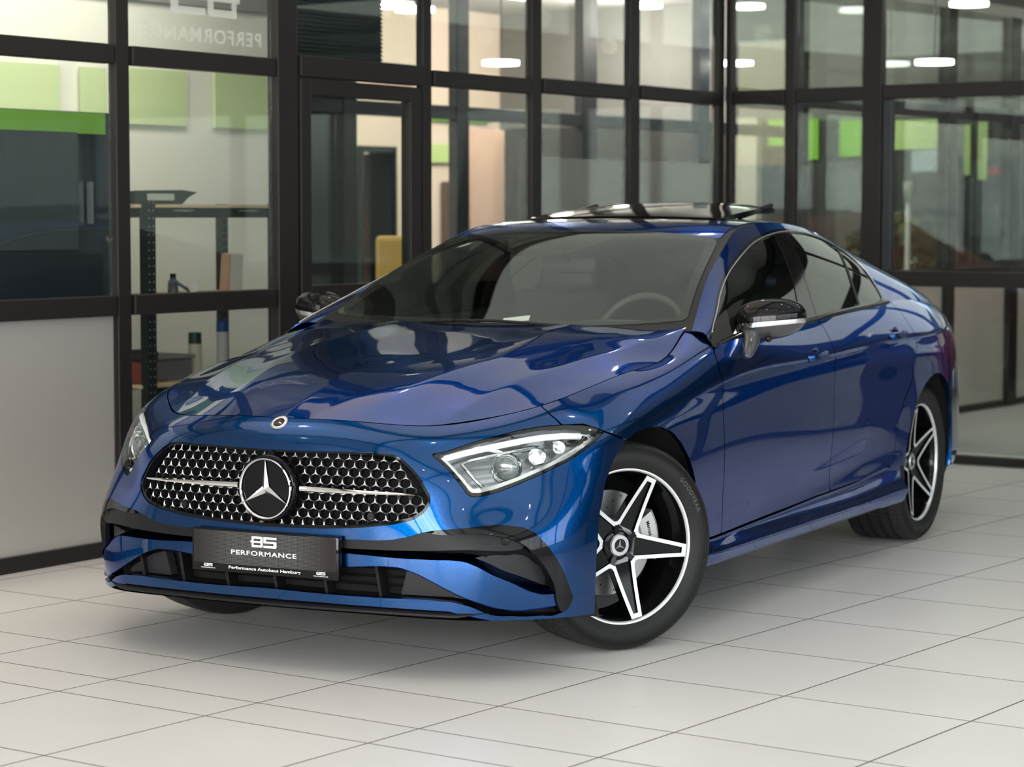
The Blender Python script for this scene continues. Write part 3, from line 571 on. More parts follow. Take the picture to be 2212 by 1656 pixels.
# ---------------- showroom walls to the right and behind the camera ----------------
M['white_wall'] = bumpy(mat('white_showroom_wall', (.62, .62, .62), .85), 30, .05)
structbox('wall_right', (8.75, -1.9, .45), (.12, 16.6, .9), M['white_wall']); structbox('wall_right', (8.75, -1.9, 2.95), (.12, 16.6, .6), M['beam'])
for k, v in enumerate(np.arange(-9, 6.5, 1.9)): rbox('trim_%d' % (200 + k), (8.75, v, 1.8), (.14, .14, 1.8), M['frame'], kind='structure')
structbox('wall_front', (3.2, -10.25, .2), (11, .12, .4), M['frame']); structbox('wall_front', (3.2, -10.25, 3.05), (11, .12, .4), M['frame'])
for k, u in enumerate(np.arange(-2.2, 8.7, 1.55)): rbox('trim_%d' % (220 + k), (u, -10.25, 1.6), (.12, .14, 2.6), M['frame'], kind='structure')
structbox('wall_left', (-1.75, -6.4, 1.6), (.1, 8.8, 3.2), M['frost2'] if False else M['wall_g'])
structbox('floor_street', (4, -19, -.07), (34, 17, .1), M['pave']); structbox('floor_yard', (16, 0, -.07), (14, 24, .1), M['pave'])
for i, (u, v, z, s) in enumerate([(-1, -15, 2.6, (3.5, 2, 3.5)), (3.2, -16, 2.9, (4, 2, 4)), (7.6, -15, 2.5, (3, 2, 3.4)), (14, -6, 2.8, (2, 4, 4)), (14.5, 1, 2.6, (2, 4, 3.4))]):
    bush('tree', u, v, z, s, M['leaf'] if i % 2 else M['leaf_d'], ['leftmost street tree outside the front windows', 'middle street tree outside the front windows', 'rightmost street tree outside the front windows', 'nearer yard tree outside the right-hand windows', 'farther yard tree outside the right-hand windows'][i], 'tree', 20 + i, 420)
    bpy.data.objects[-1] if False else None
# ---------------- body surfaces (control nets in metres, car frame) ----------------
def nspline(t,P):
    """natural cubic spline through P (n,d) at knots t -> evaluator"""
    t=np.asarray(t,float);P=np.asarray(P,float);n=len(t);h=np.diff(t)
    A=np.zeros((n,n));B=np.zeros((n,P.shape[1]))
    A[0,0]=A[-1,-1]=1
    for i in range(1,n-1):
        A[i,i-1]=h[i-1];A[i,i]=2*(h[i-1]+h[i]);A[i,i+1]=h[i]
        B[i]=6*((P[i+1]-P[i])/h[i]-(P[i]-P[i-1])/h[i-1])
    M=np.linalg.solve(A,B)
    def ev(x):
        x=np.asarray(x,float);i=np.clip(np.searchsorted(t,x,side='right')-1,0,n-2)
        a=(t[i+1]-x)[:,None];b=(x-t[i])[:,None];hh=h[i][:,None]
        return (M[i]*a**3+M[i+1]*b**3)/(6*hh)+(P[i]/hh-M[i]*hh/6)*a+(P[i+1]/hh-M[i+1]*hh/6)*b
    return ev
def mspline(t,P):
    """monotone-ish (Akima) spline"""
    t=np.asarray(t,float);P=np.asarray(P,float);n=len(t)
    m=np.diff(P,axis=0)/np.diff(t)[:,None]
    m=np.vstack([3*m[0]-2*m[1],2*m[0]-m[1],m,2*m[-1]-m[-2],3*m[-1]-2*m[-2]])
    w1=np.abs(m[3:]-m[2:-1])+1e-6;w2=np.abs(m[1:-2]-m[:-3])+1e-6
    d=(w1*m[1:-2]+w2*m[2:-1])/(w1+w2)
    def ev(x):
        x=np.asarray(x,float);i=np.clip(np.searchsorted(t,x,side='right')-1,0,n-2)
        h=(t[i+1]-t[i])[:,None];u=((x-t[i])[:,None])/h
        h00=2*u**3-3*u**2+1;h10=u**3-2*u**2+u;h01=-2*u**3+3*u**2;h11=u**3-u**2
        return h00*P[i]+h10*h*d[i]+h01*P[i+1]+h11*h*d[i+1]
    return ev
# ---- lower body control net: stations (rows) x 8 levels, level 7 = hood gap, 0 = bottom
CN=[
[(0,-.765,.771),(0,-.806,.735),(0,-.828,.69),(0,-.840,.62),(0,-.849,.53),(0,-.853,.44),(0,-.851,.30),(0,-.843,.195)],
[(.25,-.745,.768),(.26,-.789,.732),(.26,-.812,.688),(.265,-.826,.617),(.27,-.836,.53),(.27,-.842,.44),(.27,-.841,.30),(.27,-.833,.195)],
[(.485,-.645,.757),(.50,-.70,.724),(.505,-.735,.682),(.52,-.765,.612),(.53,-.781,.53),(.535,-.793,.44),(.535,-.797,.30),(.53,-.79,.19)],
[(.60,-.523,.775),(.63,-.575,.742),(.64,-.62,.69),(.65,-.665,.612),(.655,-.70,.525),(.662,-.738,.44),(.668,-.748,.30),(.66,-.742,.187)],
[(.70,-.385,.806),(.745,-.43,.768),(.76,-.495,.705),(.768,-.55,.62),(.778,-.59,.53),(.787,-.635,.44),(.793,-.642,.30),(.785,-.63,.183)],
[(.745,-.20,.84),(.825,-.24,.79),(.868,-.30,.728),(.876,-.355,.63),(.883,-.395,.53),(.888,-.425,.43),(.89,-.435,.30),(.88,-.435,.175)],
[(.765,-.06,.864),(.845,-.08,.825),(.90,-.12,.75),(.918,-.16,.645),(.924,-.19,.53),(.926,-.22,.42),(.926,-.23,.30),(.916,-.23,.17)],
[(.78,.10,.886),(.86,.09,.846),(.912,.07,.77),(.928,.05,.665),(.932,.04,.54),(.932,.03,.42),(.93,.03,.30),(.92,.03,.175)],
[(.79,.38,.918),(.868,.37,.897),(.918,.37,.81),(.935,.37,.69),(.936,.37,.55),(.927,.37,.42),(.92,.37,.30),(.90,.37,.20)],
[(.738,.69,1.002),(.872,.70,.957),(.925,.70,.848),(.94,.7,.71),(.938,.7,.56),(.928,.7,.42),(.918,.7,.30),(.90,.7,.20)],
[(.74,1.3,1.045),(.866,1.3,.981),(.932,1.3,.866),(.945,1.3,.72),(.941,1.3,.565),(.931,1.3,.42),(.92,1.3,.30),(.90,1.3,.20)],
[(.72,1.9,1.075),(.853,1.9,1.008),(.932,1.9,.882),(.945,1.9,.73),(.943,1.9,.575),(.934,1.9,.43),(.923,1.9,.305),(.90,1.9,.21)],
[(.70,2.45,1.09),(.838,2.45,1.026),(.928,2.45,.895),(.945,2.45,.74),(.945,2.45,.58),(.938,2.45,.43),(.93,2.45,.31),(.905,2.45,.21)],
[(.68,2.94,1.085),(.805,2.94,1.03),(.915,2.94,.90),(.945,2.94,.75),(.948,2.94,.585),(.945,2.94,.43),(.935,2.94,.31),(.91,2.94,.21)],
[(.64,3.4,1.05),(.765,3.4,1.0),(.845,3.4,.90),(.885,3.38,.75),(.893,3.36,.585),(.893,3.35,.43),(.885,3.35,.31),(.86,3.35,.22)],
[(.56,3.72,1.01),(.665,3.74,.98),(.745,3.74,.89),(.785,3.72,.745),(.80,3.72,.58),(.805,3.72,.43),(.80,3.7,.31),(.77,3.68,.22)],
[(.45,3.93,.985),(.53,3.96,.96),(.59,3.98,.88),(.63,3.98,.74),(.65,3.98,.58),(.655,3.98,.43),(.65,3.96,.31),(.62,3.93,.22)],
[(.22,4.02,.975),(.28,4.06,.95),(.32,4.09,.88),(.34,4.1,.74),(.35,4.11,.58),(.35,4.11,.43),(.35,4.1,.31),(.33,4.07,.22)],
[(0,4.04,.97),(0,4.08,.95),(0,4.11,.88),(0,4.12,.74),(0,4.13,.58),(0,4.13,.43),(0,4.12,.31),(0,4.09,.22)]]
CN=np.array(CN,float)[:,::-1,:]   # now level 0 bottom .. 7 top
_d=np.linalg.norm(np.diff(CN[:,4],axis=0),axis=1)
SK=np.concatenate([[0],np.cumsum(_d)])
TK=np.array([0,.8,1.8,2.5,3.2,4.0,4.6,5.2])
def side_fn():
    ext=np.concatenate([CN[2:0:-1]*np.array([-1,1,1]),CN,CN[-2:-4:-1]*np.array([-1,1,1])])
    sk=np.concatenate([-SK[2:0:-1],SK,2*SK[-1]-SK[-2:-4:-1]])
    lv=[nspline(sk,ext[:,j]) for j in range(8)]
    def f(S,T):
        """S (n,), T (m,) -> (n,m,3)"""
        L=np.stack([l(S) for l in lv],1) # n,8,3
        L2=L.transpose(1,0,2).reshape(8,-1)
        g=nspline(TK,L2)(T)              # m, n*3
        return g.reshape(len(T),len(S),3).transpose(1,0,2)
    return f
def tps(pts,lam=1e-6):
    pts=np.array(pts,float);q=pts.copy();q[:,0]*=-1
    q=q[q[:,0]!=0];q=q[np.abs(q[:,0])>1e-6]
    A=np.vstack([pts,q]);xy=A[:,:2];n=len(A)
    def K(a,b):
        r2=((a[:,None]-b[None])**2).sum(-1);return .5*r2*np.log(r2+1e-12)
    M=np.zeros((n+3,n+3));M[:n,:n]=K(xy,xy)+lam*np.eye(n)
    M[:n,n]=1;M[:n,n+1:]=xy;M[n,:n]=1;M[n+1:,:n]=xy.T
    w=np.linalg.solve(M,np.concatenate([A[:,2],[0,0,0]]))
    def f(x,y):
        s=np.shape(x);p=np.stack([np.ravel(x),np.ravel(y)],1);out=np.zeros(len(p))
        for i in range(0,len(p),20000):
            out[i:i+20000]=K(p[i:i+20000],xy)@w[:n]+w[n]+p[i:i+20000]@w[n+1:]
        return out.reshape(s)
    return f
# hood
# top: windshield-roof-rear
RC=[(.765,.655,.995),(.718,.83,1.078),(.660,1.065,1.184),(.614,1.31,1.271),(.578,1.53,1.340),(.570,1.8,1.366),(.57,2.1,1.36),(.575,2.4,1.325),(.59,2.7,1.26),(.61,3.0,1.18),(.625,3.25,1.11),(.62,3.45,1.06)]
BC=[(.872,.60,.962),(.873,.75,.967),(.868,1.0,.976),(.86,1.3,.985),(.855,1.55,.995),(.845,1.8,1.01),(.837,2.15,1.025),(.825,2.5,1.034),(.80,2.8,1.04),(.76,3.08,1.045),(.715,3.33,1.035),(.67,3.5,1.02)]
TC=[(0,.53,.998),(0,.75,1.085),(0,1.05,1.21),(0,1.36,1.326),(0,1.6,1.372),(0,1.9,1.395),(0,2.3,1.392),(0,2.7,1.345),(0,3.1,1.245),(0,3.5,1.10),(0,3.75,1.03),(0,4.04,.97)]
TI=[(.35,.57,.996),(.35,1.05,1.20),(.33,1.36,1.319),(.32,1.9,1.386),(.32,2.4,1.372),(.35,3.0,1.245),(.4,3.5,1.085),(.22,4.02,.975),(.45,3.93,.985),(.58,3.72,1.0)]
top_fn=tps(RC+TC+TI)
side=side_fn()
_hs=np.concatenate([np.linspace(0,.9,16),np.linspace(.98,2.13,16)])
HG=[tuple(p) for p in side(_hs,np.array([TK[-1]]))[:,0]];HG[0]=(0.,HG[0][1],HG[0][2])
HB=[(0,.53,1.008),(.3,.56,1.006),(.55,.63,1.004),(.69,.69,1.003)]
HI=[(0,-.55,.845),(0,-.2,.915),(0,.15,.96),(.25,-.55,.84),(.3,-.2,.913),(.3,.15,.96),(.45,-.4,.85),(.55,-.1,.90),(.6,.2,.94),(.68,.0,.89),(.65,.45,.975)]
hood_fn=tps(HG+HB+HI)
def _belt():
    yy=[.60,.75,1.0,1.3,1.55,1.8,2.15,2.5,2.8,3.08,3.33,3.5]
    S=np.linspace(1.6,5.3,600);c=side(S,np.array([4.62]))[:,0]
    return [(np.interp(y,c[:,1],c[:,0]),y,np.interp(y,c[:,1],c[:,2])) for y in yy]
BC=_belt()
def p4_fn():
    R=np.array(RC);B=np.array(BC);n=len(R)
    M=(R+B)/2;d=R-B;nm=np.cross(np.array([0,1.,0]),d);nm/=np.linalg.norm(nm,axis=1)[:,None]
    nm*=np.sign(nm[:,:1]);M=M+nm*.022
    B2=B+(B-M)*.15   # run a little below belt
    k=np.arange(n)
    return [nspline(k,a) for a in (R,M,B)]
_p4=p4_fn()
def p4(U,T):
    L=np.stack([l(U) for l in _p4],1)
    g=nspline([0,.5,1.],L.transpose(1,0,2).reshape(3,-1))(T)
    return g.reshape(len(T),len(U),3).transpose(1,0,2)
# ---------------- trimmed-surface toolkit ----------------
class Sf:
    def __init__(s, V, W, F): s.V, s.W, s.F = V, W, F
def grid_sf(V, W):
    n, m = V.shape[:2]; idx = np.arange(n * m).reshape(n, m)
    F = np.stack([idx[:-1, :-1], idx[1:, :-1], idx[1:, 1:], idx[:-1, 1:]], -1).reshape(-1, 4)
    return Sf(V.reshape(-1, 3).copy(), W.reshape(-1, 2).copy(), [tuple(f) for f in F.tolist()])
def sdf(poly, pts):
    P = np.asarray(poly, float); Q = np.roll(P, -1, 0); X = np.asarray(pts, float)
    d2 = np.full(len(X), 1e9); ins = np.zeros(len(X), bool)
    for a, b in zip(P, Q):
        e = b - a; w = X - a; L = e @ e
        if L < 1e-14: continue
        t = np.clip((w @ e) / L, 0, 1); r = w - t[:, None] * e; d2 = np.minimum(d2, (r * r).sum(1))
        c = (a[1] > X[:, 1]) != (b[1] > X[:, 1])
        if c.any():
            with np.errstate(divide='ignore', invalid='ignore'):
                xi = (b[0] - a[0]) * (X[:, 1] - a[1]) / (b[1] - a[1] if b[1] != a[1] else 1e-12) + a[0]
            ins ^= c & (X[:, 0] < xi)
    return np.where(ins, 1, -1) * np.sqrt(d2)
def clip(s, f):
    f = np.asarray(f, float).copy(); f[np.abs(f) < 1e-5] = 1e-5
    V = [s.V]; Wl = [s.W]; nv = len(s.V); newV = []; newW = []; cache = {}; F = []
    pos = f > 0; pl = pos.tolist()
    def cut(a, b):
        nonlocal nv
        k = (a, b) if a < b else (b, a)
        if k in cache: return cache[k]
        t = f[k[0]] / (f[k[0]] - f[k[1]])
        newV.append(s.V[k[0]] * (1 - t) + s.V[k[1]] * t); newW.append(s.W[k[0]] * (1 - t) + s.W[k[1]] * t)
        cache[k] = nv; nv += 1
        return nv - 1
    for face in s.F:
        c = sum(pl[i] for i in face)
        if c == len(face): F.append(face)
        elif c:
            out = []
            for i in range(len(face)):
                a, b = face[i], face[(i + 1) % len(face)]
                if pl[a]: out.append(a)
                if pl[a] != pl[b]: out.append(cut(a, b))
            if len(out) > 2: F.append(tuple(out))
    if newV: VV = np.vstack([s.V, newV]); WW = np.vstack([s.W, newW])
    else: VV, WW = s.V, s.W
    used = np.unique(np.concatenate([np.array(q) for q in F])) if F else np.array([], int)
    mp = np.full(len(VV), -1); mp[used] = np.arange(len(used))
    return Sf(VV[used], WW[used], [tuple(int(mp[i]) for i in q) for q in F])
def mirror_join(s):
    V = s.V.copy(); c = np.abs(V[:, 0]) < 2e-5; V[c, 0] = 0
    n = len(V); mp = np.arange(n) + n; mp[c] = np.nonzero(c)[0]
    V2 = V * np.array([-1, 1, 1]); F2 = [tuple(int(mp[i]) for i in q[::-1]) for q in s.F]
    return Sf(np.vstack([V, V2]), np.vstack([s.W, s.W]), list(s.F) + F2)
def mirrored(s): return Sf(s.V * np.array([-1, 1, 1]), s.W, [q[::-1] for q in s.F])
def vnorm(V, F):
    N = np.zeros_like(V)
    for q in F:
        a = V[q[0]]; n = np.zeros(3)
        for i in range(1, len(q) - 1): n = n + np.cross(V[q[i]] - a, V[q[i + 1]] - a)
        for i in q: N[i] += n
    L = np.linalg.norm(N, axis=1); L[L == 0] = 1
    return N / L[:, None]
def bedges(F):
    E = set()
    for q in F:
        for i in range(len(q)):
            a, b = q[i], q[(i + 1) % len(q)]
            if (b, a) in E: E.discard((b, a))
            else: E.add((a, b))
    return E
def offset(s, d):
    return Sf(s.V + vnorm(s.V, s.F) * d, s.W, s.F)
def panel(name, s, m, parent, depth=.016, label=None, skipx=False, back=False):
    """link a trimmed surface with an inward return along its edges"""
    V, F = s.V, list(s.F)
    if not F: return None
    sharp = None
    if depth:
        N = vnorm(V, F); E = [e for e in bedges(F) if not (skipx and abs(V[e[0]][0]) < 1e-4 and abs(V[e[1]][0]) < 1e-4)]
        bv = sorted(set(i for e in E for i in e)); mp = {}; nv = []
        for i in bv: mp[i] = len(V) + len(nv); nv.append(V[i] - N[i] * depth)
        V2 = np.vstack([V, nv]) if nv else V
        F = F + [(b, a, mp[a], mp[b]) for a, b in E]; sharp = E; V = V2
    return mo(name, V, F, m, parent, True, sharp, label)
def smooth_poly(poly, it=2, corner=42.):
    """interpolating four-point subdivision that keeps marked corners"""
    P = np.array(poly, float); n = len(P)
    def ang(i): 
        a = P[i] - P[i - 1]; b = P[(i + 1) % len(P)] - P[i]; return math.degrees(abs(math.atan2(a[0] * b[1] - a[1] * b[0], a @ b)))
    sh = [ang(i) > corner for i in range(n)]
    for _ in range(it):
        n = len(P); Q = []; s2 = []
        for i in range(n):
            p0, p1, p2, p3 = P[i - 1], P[i], P[(i + 1) % n], P[(i + 2) % n]
            if sh[i]: p0 = 2 * p1 - p2
            if sh[(i + 1) % n]: p3 = 2 * p2 - p1
            L = np.linalg.norm(p2 - p1)
            for q in (0, 1):   # limit the influence of far neighbours
                pass
            d0 = p1 - p0; d3 = p3 - p2; l0 = np.linalg.norm(d0) + 1e-9; l3 = np.linalg.norm(d3) + 1e-9
            t = (d0 / l0 - d3 / l3) * L * .125
            Q += [p1, (p1 + p2) / 2 + t]; s2 += [sh[i], False]
        P = np.array(Q); sh = s2
    return [tuple(p) for p in P]
# ---------------- car root ----------------
car = empty('car', (0, 0, 0), 0, 'blue metallic four-door coupe saloon parked on the tiled showroom floor', 'car')
TS = .12
SEND = SK[-1]
_s = np.unique(np.concatenate([np.linspace(0, 2.2, 210), np.linspace(2.2, SEND, 190)]))
_t = np.linspace(0, TK[-1], 74)
_G = side(_s, _t)
_G[0, :, 0] = 0; _G[-1, :, 0] = 0
SIDE = grid_sf(_G, np.stack(np.meshgrid(_s, _t * TS, indexing='ij'), -1))
# outward check
_c = SIDE.V[list(SIDE.F[9000])]; _n = np.cross(_c[1] - _c[0], _c[2] - _c[0])
if _n[0] * _c[0][0] + _n[1] * (_c[0][1] - 1.6) < 0: SIDE.F = [q[::-1] for q in SIDE.F]
def st(p): return [(a, b * TS) for a, b in p]
# character line: a small ridge at door-handle height
def ridge(s):
    V = s.V; T = s.W[:, 1] / TS; S = s.W[:, 0]
    k = np.clip((S - 1.55) / .5, 0, 1) * np.clip((5.0 - S) / .6, 0, 1)
    d = T - 4.0
    h = np.where(d > 0, np.exp(-np.abs(d) / .20), np.exp(-np.abs(d) / .13)) * .0125 * k
    # sculpted hollow in the lower door, rising to the rear
    k2 = np.clip((S - 1.9) / .5, 0, 1) * np.clip((4.0 - S) / .5, 0, 1)
    tc = 1.25 + (S - 2.0) * .42
    h2 = -.009 * np.exp(-((T - tc) / .55) ** 2) * k2
    V[:, 0] += np.sign(V[:, 0]) * (h + h2)
ridge(SIDE)
ARCH_F = [(-.40, -.1), (-.392, .172), (-.398, .283), (-.386, .41), (-.350, .52), (-.298, .605), (-.235, .668), (-.165, .703), (-.09, .719), (-.01, .721), (.08, .705), (.155, .672), (.215, .625), (.265, .57), (.305, .50), (.338, .42), (.362, .337), (.385, .285), (.40, .2), (.42, -.1)]
ARCH_F = smooth_poly(ARCH_F)
_a = np.linspace(math.radians(200), math.radians(-20), 40)
ARCH_R = [(2.50, -.1)] + [(2.905 + .392 * math.cos(a), .335 + .388 * math.sin(a)) for a in _a] + [(3.31, -.1)]
def f_arch(s, P, S0, S1):
    f = -sdf(P, s.V[:, 1:3]); S = s.W[:, 0]
    return np.where((S > S0) & (S < S1), f, 1.0)
BODY = clip(SIDE, f_arch(SIDE, ARCH_F, 1.02, 2.1)); BODY = clip(BODY, f_arch(BODY, ARCH_R, 3.3, 5.3))
def inside(s, poly, g=.0024): return clip(s, sdf(poly, s.W) - g)
def outside(s, poly, g=.0024): return clip(s, -sdf(poly, s.W) - g)
BUMP = st([(-.2, -1), (-.2, 7), (.862, 7), (.862, 5.083), (.874, 4.733), (.911, 4.382), (1.0, 4.30), (1.096, 3.973), (1.195, 3.681), (1.256, 3.50), (1.42, 3.2), (1.42, -1)])
FDOOR = [(2.007, .80), (2.007, 1.344), (1.993, 1.987), (1.983, 2.629), (1.972, 3.272), (1.977, 3.739), (1.983, 3.973), (1.995, 4.207), (2.02, 4.499), (2.05, 4.64)]
MID = [(3.091, .9), (3.088, 1.3), (3.067, 2.103), (3.063, 2.746), (3.063, 3.33), (3.067, 3.798), (3.085, 4.148), (3.116, 4.557), (3.13, 4.64)]
RDOOR = [(3.82, .9), (3.835, 2.0), (3.86, 2.45), (3.92, 2.75), (4.003, 3.0), (4.05, 3.4), (4.075, 3.9), (4.09, 4.3), (4.10, 4.64)]
SILLT = [(1.80, .86), (2.0, .876), (2.352, .993), (2.919, 1.169), (3.436, 1.227), (3.596, 1.344), (3.95, 1.5)]
GRILLE = st([(-.2, 3.86), (0, 3.86), (.197, 3.90), (.320, 3.95), (.385, 3.96), (.431, 3.87), (.460, 3.64), (.493, 3.27), (.517, 2.90), (.530, 2.629), (.520, 2.44), (.493, 2.24), (.443, 2.09), (.369, 1.985), (.259, 1.90), (.123, 1.85), (0, 1.83), (-.2, 1.83)])
HLAMP = st([(.530, 3.973), (.567, 4.031), (.628, 4.235), (.714, 4.38), (.801, 4.44), (.887, 4.40), (.961, 4.33), (1.035, 4.19), (1.096, 3.973), (1.055, 3.77), (.998, 3.506), (.924, 3.272), (.850, 3.07), (.764, 2.863), (.702, 2.75), (.672, 2.73), (.652, 2.77), (.636, 2.90), (.603, 3.213), (.572, 3.55)])
OPEN = st([(-.2, 1.66), (.30, 1.66), (.44, 1.74), (.505, 1.87), (.579, 1.95), (.665, 2.0), (.739, 2.045), (.813, 2.0), (.855, 1.92), (.899, 1.694), (.936, 1.402), (.973, .993), (.998, .643), (1.018, .409), (1.008, .234), (.973, .10), (.90, .07), (.80, .09), (.74, .13), (.695, .25), (.65, .34), (.58, .40), (.431, .41), (.197, .41), (0, .44), (-.2, .44)])
WING = st([(-.2, 1.33), (.283, 1.344), (.419, 1.30), (.567, 1.285), (.625, 1.27), (.677, 1.20), (.739, .993), (.813, .760), (.874, .56), (.936, .50), (1.0, .48), (1.0, .22), (.948, .234), (.85, .20), (.776, .234), (.714, .351), (.616, .584), (.517, .876), (.456, 1.04), (.406, 1.10), (.283, 1.06), (-.2, 1.06)])
GRILLE = smooth_poly(GRILLE, 2, 75.); HLAMP = smooth_poly(HLAMP, 2, 35.); OPEN = smooth_poly(OPEN); WING = smooth_poly(WING)
bump = inside(BODY, BUMP); bump = outside(bump, GRILLE, 0); bump = outside(bump, HLAMP, .001); bump = outside(bump, OPEN, 0)
LIPT = .28
bump = clip(bump, np.where(bump.W[:, 0] < .64, bump.W[:, 1] - .20 * TS, 1.0) if False else bump.W[:, 1] - np.interp(bump.W[:, 0], [0, .6, .70, .78, 2], [.20, .19, .06, -.05, -.05]) * TS)
panel('front_bumper', mirror_join(bump), M['paint'], car, .022)
def both(name, s, m, depth=.016, label=None):
    a = panel(name, s, m, car, depth, label); b = panel(name, mirrored(s), m, car, depth, label); return a, b
fpoly = [(.862, 7 * TS), (.862, 5.083 * TS), (.874, 4.733 * TS), (.911, 4.382 * TS), (1.0, 4.30 * TS), (1.096, 3.973 * TS), (1.195, 3.681 * TS), (1.256, 3.50 * TS), (1.42, 3.2 * TS), (1.42, -.1), (1.80, -.1)] + st(SILLT[:2]) + st(FDOOR) + [(2.10, 4.66 * TS), (2.20, 4.70 * TS), (2.26, 5.0 * TS), (2.27, 7 * TS)]
fen = outside(inside(BODY, fpoly), HLAMP, .001)
both('front_fender', fen, M['paint'])
def between(A, B, y0f, top=4.60):
    lo = [(s, np.interp(s, [q[0] for q in SILLT], [q[1] for q in SILLT])) for s in np.linspace(A[0][0], B[0][0], 8)]
    A2 = [q for q in A if q[1] > lo[0][1] + .05]; B2 = [q for q in B if q[1] > lo[-1][1] + .05]
    return st(lo + B2 + A2[::-1])
def topcut(s, t=4.60): return clip(s, t * TS - s.W[:, 1])
fdoor = topcut(inside(BODY, between(FDOOR, MID, 0)))
both('front_door', fdoor, M['paint'])
rdoor = topcut(inside(BODY, between(MID, RDOOR, 0)))
both('rear_door', rdoor, M['paint'])
qpoly = st([(3.78, 1.5), (3.82, 1.5)]) + st(RDOOR[1:]) + st([(4.10, 5.0), (4.2, 7), (SEND + .2, 7), (SEND + .2, -1), (3.78, -1)])
qp = inside(BODY, qpoly)
qp = clip(qp, np.where(qp.W[:, 0] < 4.3, qp.W[:, 1] - 1.36 * TS, 1.0))
qp = clip(qp, qp.W[:, 1] - np.interp(qp.W[:, 0], [4.4, 4.75], [-.1, .55]) * TS)
qp = clip(qp, np.where((qp.W[:, 0] > 5.15), np.maximum(qp.W[:, 1] - 4.25 * TS, 2.95 * TS - qp.W[:, 1]), 1) - .0)
TAIL = st([(5.15, 4.25), (SEND - .32, 4.1), (SEND - .32, 3.0), (5.15, 2.95)])
panel('rear_quarter_panel', mirror_join(qp), M['paint'], car)
tl = clip(inside(BODY, st([(5.15, 4.25), (SEND + .2, 4.25), (SEND + .2, 2.95), (5.15, 2.95)]), .001), 1 + 0 * clip(BODY, np.ones(len(BODY.V))).W[:1, 0].repeat(1)) if False else inside(BODY, st([(5.15, 4.25), (SEND + .2, 4.25), (SEND + .2, 2.95), (5.15, 2.95)]), .001)
M['tail'] = mat('tail_lamp_red', (.16, .004, .006), .15, coat=1.)
both('tail_lamp', clip(tl, (SEND - .32) - tl.W[:, 0]), M['tail'])
panel('boot_lid', mirror_join(clip(tl, tl.W[:, 0] - (SEND - .32))), M['paint'], car)
# inner dark shell just behind the skin so that shut lines read dark
shell = clip(BODY, np.minimum(BODY.W[:, 0] - 1.30, 5.0 - BODY.W[:, 0])); shell = clip(shell, 4.55 * TS - shell.W[:, 1]); shell = clip(shell, shell.W[:, 1] - np.where(shell.W[:, 0] < 4.3, 1.62, -1) * TS)
both('inner_shell', offset(shell, -.02), M['void'], 0)
# ---------------- hood ----------------
def hood_z(x, y):
    x = np.abs(x); z = hood_fn(x, y)
    xc = np.interp(y, [-.65, -.28, .0, .34, .69], [.487, .556, .611, .672, .733])
    def tent(d, w): 
        a = np.sqrt(d * d + .006 ** 2); return np.clip(1 - a / w, 0, 1) ** 1.5
    z = z + .0085 * tent(x - xc, .13) * np.clip((y + .66) / .12, 0, 1)
    xi = np.interp(y, [-.70, -.43, -.06, .15, .42], [.25, .316, .385, .375, .335])
    z = z + .0075 * tent(x - xi, .16) * np.clip((y + .74) / .25, 0, 1)
    z = z + .004 * tent(x, .12) * np.clip((y + .76) / .1, 0, 1) * np.clip((-.2 - y) / .3, 0, 1)
    return z
gx = np.linspace(-.83, .83, 170); gy = np.linspace(-.80, .76, 160)
X, Y = np.meshgrid(gx, gy, indexing='ij')
def hf_sf(X, Y, fn):
    V = np.stack([X, Y, fn(X, Y)], -1); s = grid_sf(V, np.stack([X, Y], -1)); return s
HSF = hf_sf(X, Y, hood_z)
hg = [(a, b) for a, b, c in HG]; hb = [(a, b) for a, b, c in HB]
HOODP = [(-a, b) for a, b in hg[:0:-1]] + hg + hb[::-1] + [(-a, b) for a, b in hb[1:]]
hood = clip(HSF, sdf(HOODP, HSF.W) - .0035)
panel('hood', hood, M['paint'], car, .014)
# ---------------- windscreen, roof, rear window ----------------
gx = np.linspace(-.80, .80, 130); gy = np.linspace(.50, 4.06, 250)
X, Y = np.meshgrid(gx, gy, indexing='ij')
TOP = hf_sf(X, Y, lambda x, y: top_fn(np.abs(x), y))
def sym_poly(h): return [(-a, b) for a, b in h[::-1] if a > 1e-6] + list(h)
WS_H = [(0, .555), (.2, .565), (.38, .595), (.55, .645), (.66, .69), (.712, .715), (.716, .745), (.70, .80), (.662, .95), (.608, 1.20), (.575, 1.345), (.55, 1.385), (.50, 1.392), (.3, 1.385), (0, 1.378)]
WS = WS_H + [(-a, b) for a, b in WS_H[::-1] if a > 0]
rc = np.array(RC); RSP = nspline(np.arange(len(RC)), rc)(np.linspace(0, len(RC) - 1, 60))
RIGHT = [(a, b) for a, b, c in RSP]
def rx(y): return np.interp(y, RSP[:, 1], RSP[:, 0])
TOPP = [(0, .53)] + RIGHT + [(.60, 3.52), (0, 3.6)]; TOPP = TOPP + [(-a, b) for a, b in TOPP[::-1] if a > 0]
dW = sdf(WS, TOP.W)
glass = clip(TOP, dW - .001); glass = offset(glass, .004)
panel('windscreen', glass, M['windscreen'], car, 0)
CLUSTER = [(-.235, 1.42), (-.225, 1.25), (-.205, 1.19), (-.15, 1.145), (-.07, 1.12), (.0, 1.125), (.08, 1.16), (.14, 1.22), (.19, 1.31), (.25, 1.345), (.27, 1.42)]
CLUSTER = [(a - .03, b) for a, b in CLUSTER]
fr = clip(TOP, dW + .0)
wd = sdf(WS, fr.W); bord = np.interp(fr.W[:, 1], [.55, .66, 1.3, 1.40], [.028, .030, .040, .050])
fr = clip(fr, np.maximum(bord - wd, sdf(CLUSTER, fr.W)))
tri = lambda x, y: [(x, y), (x + .075, y + .055), (x + .085, y)]
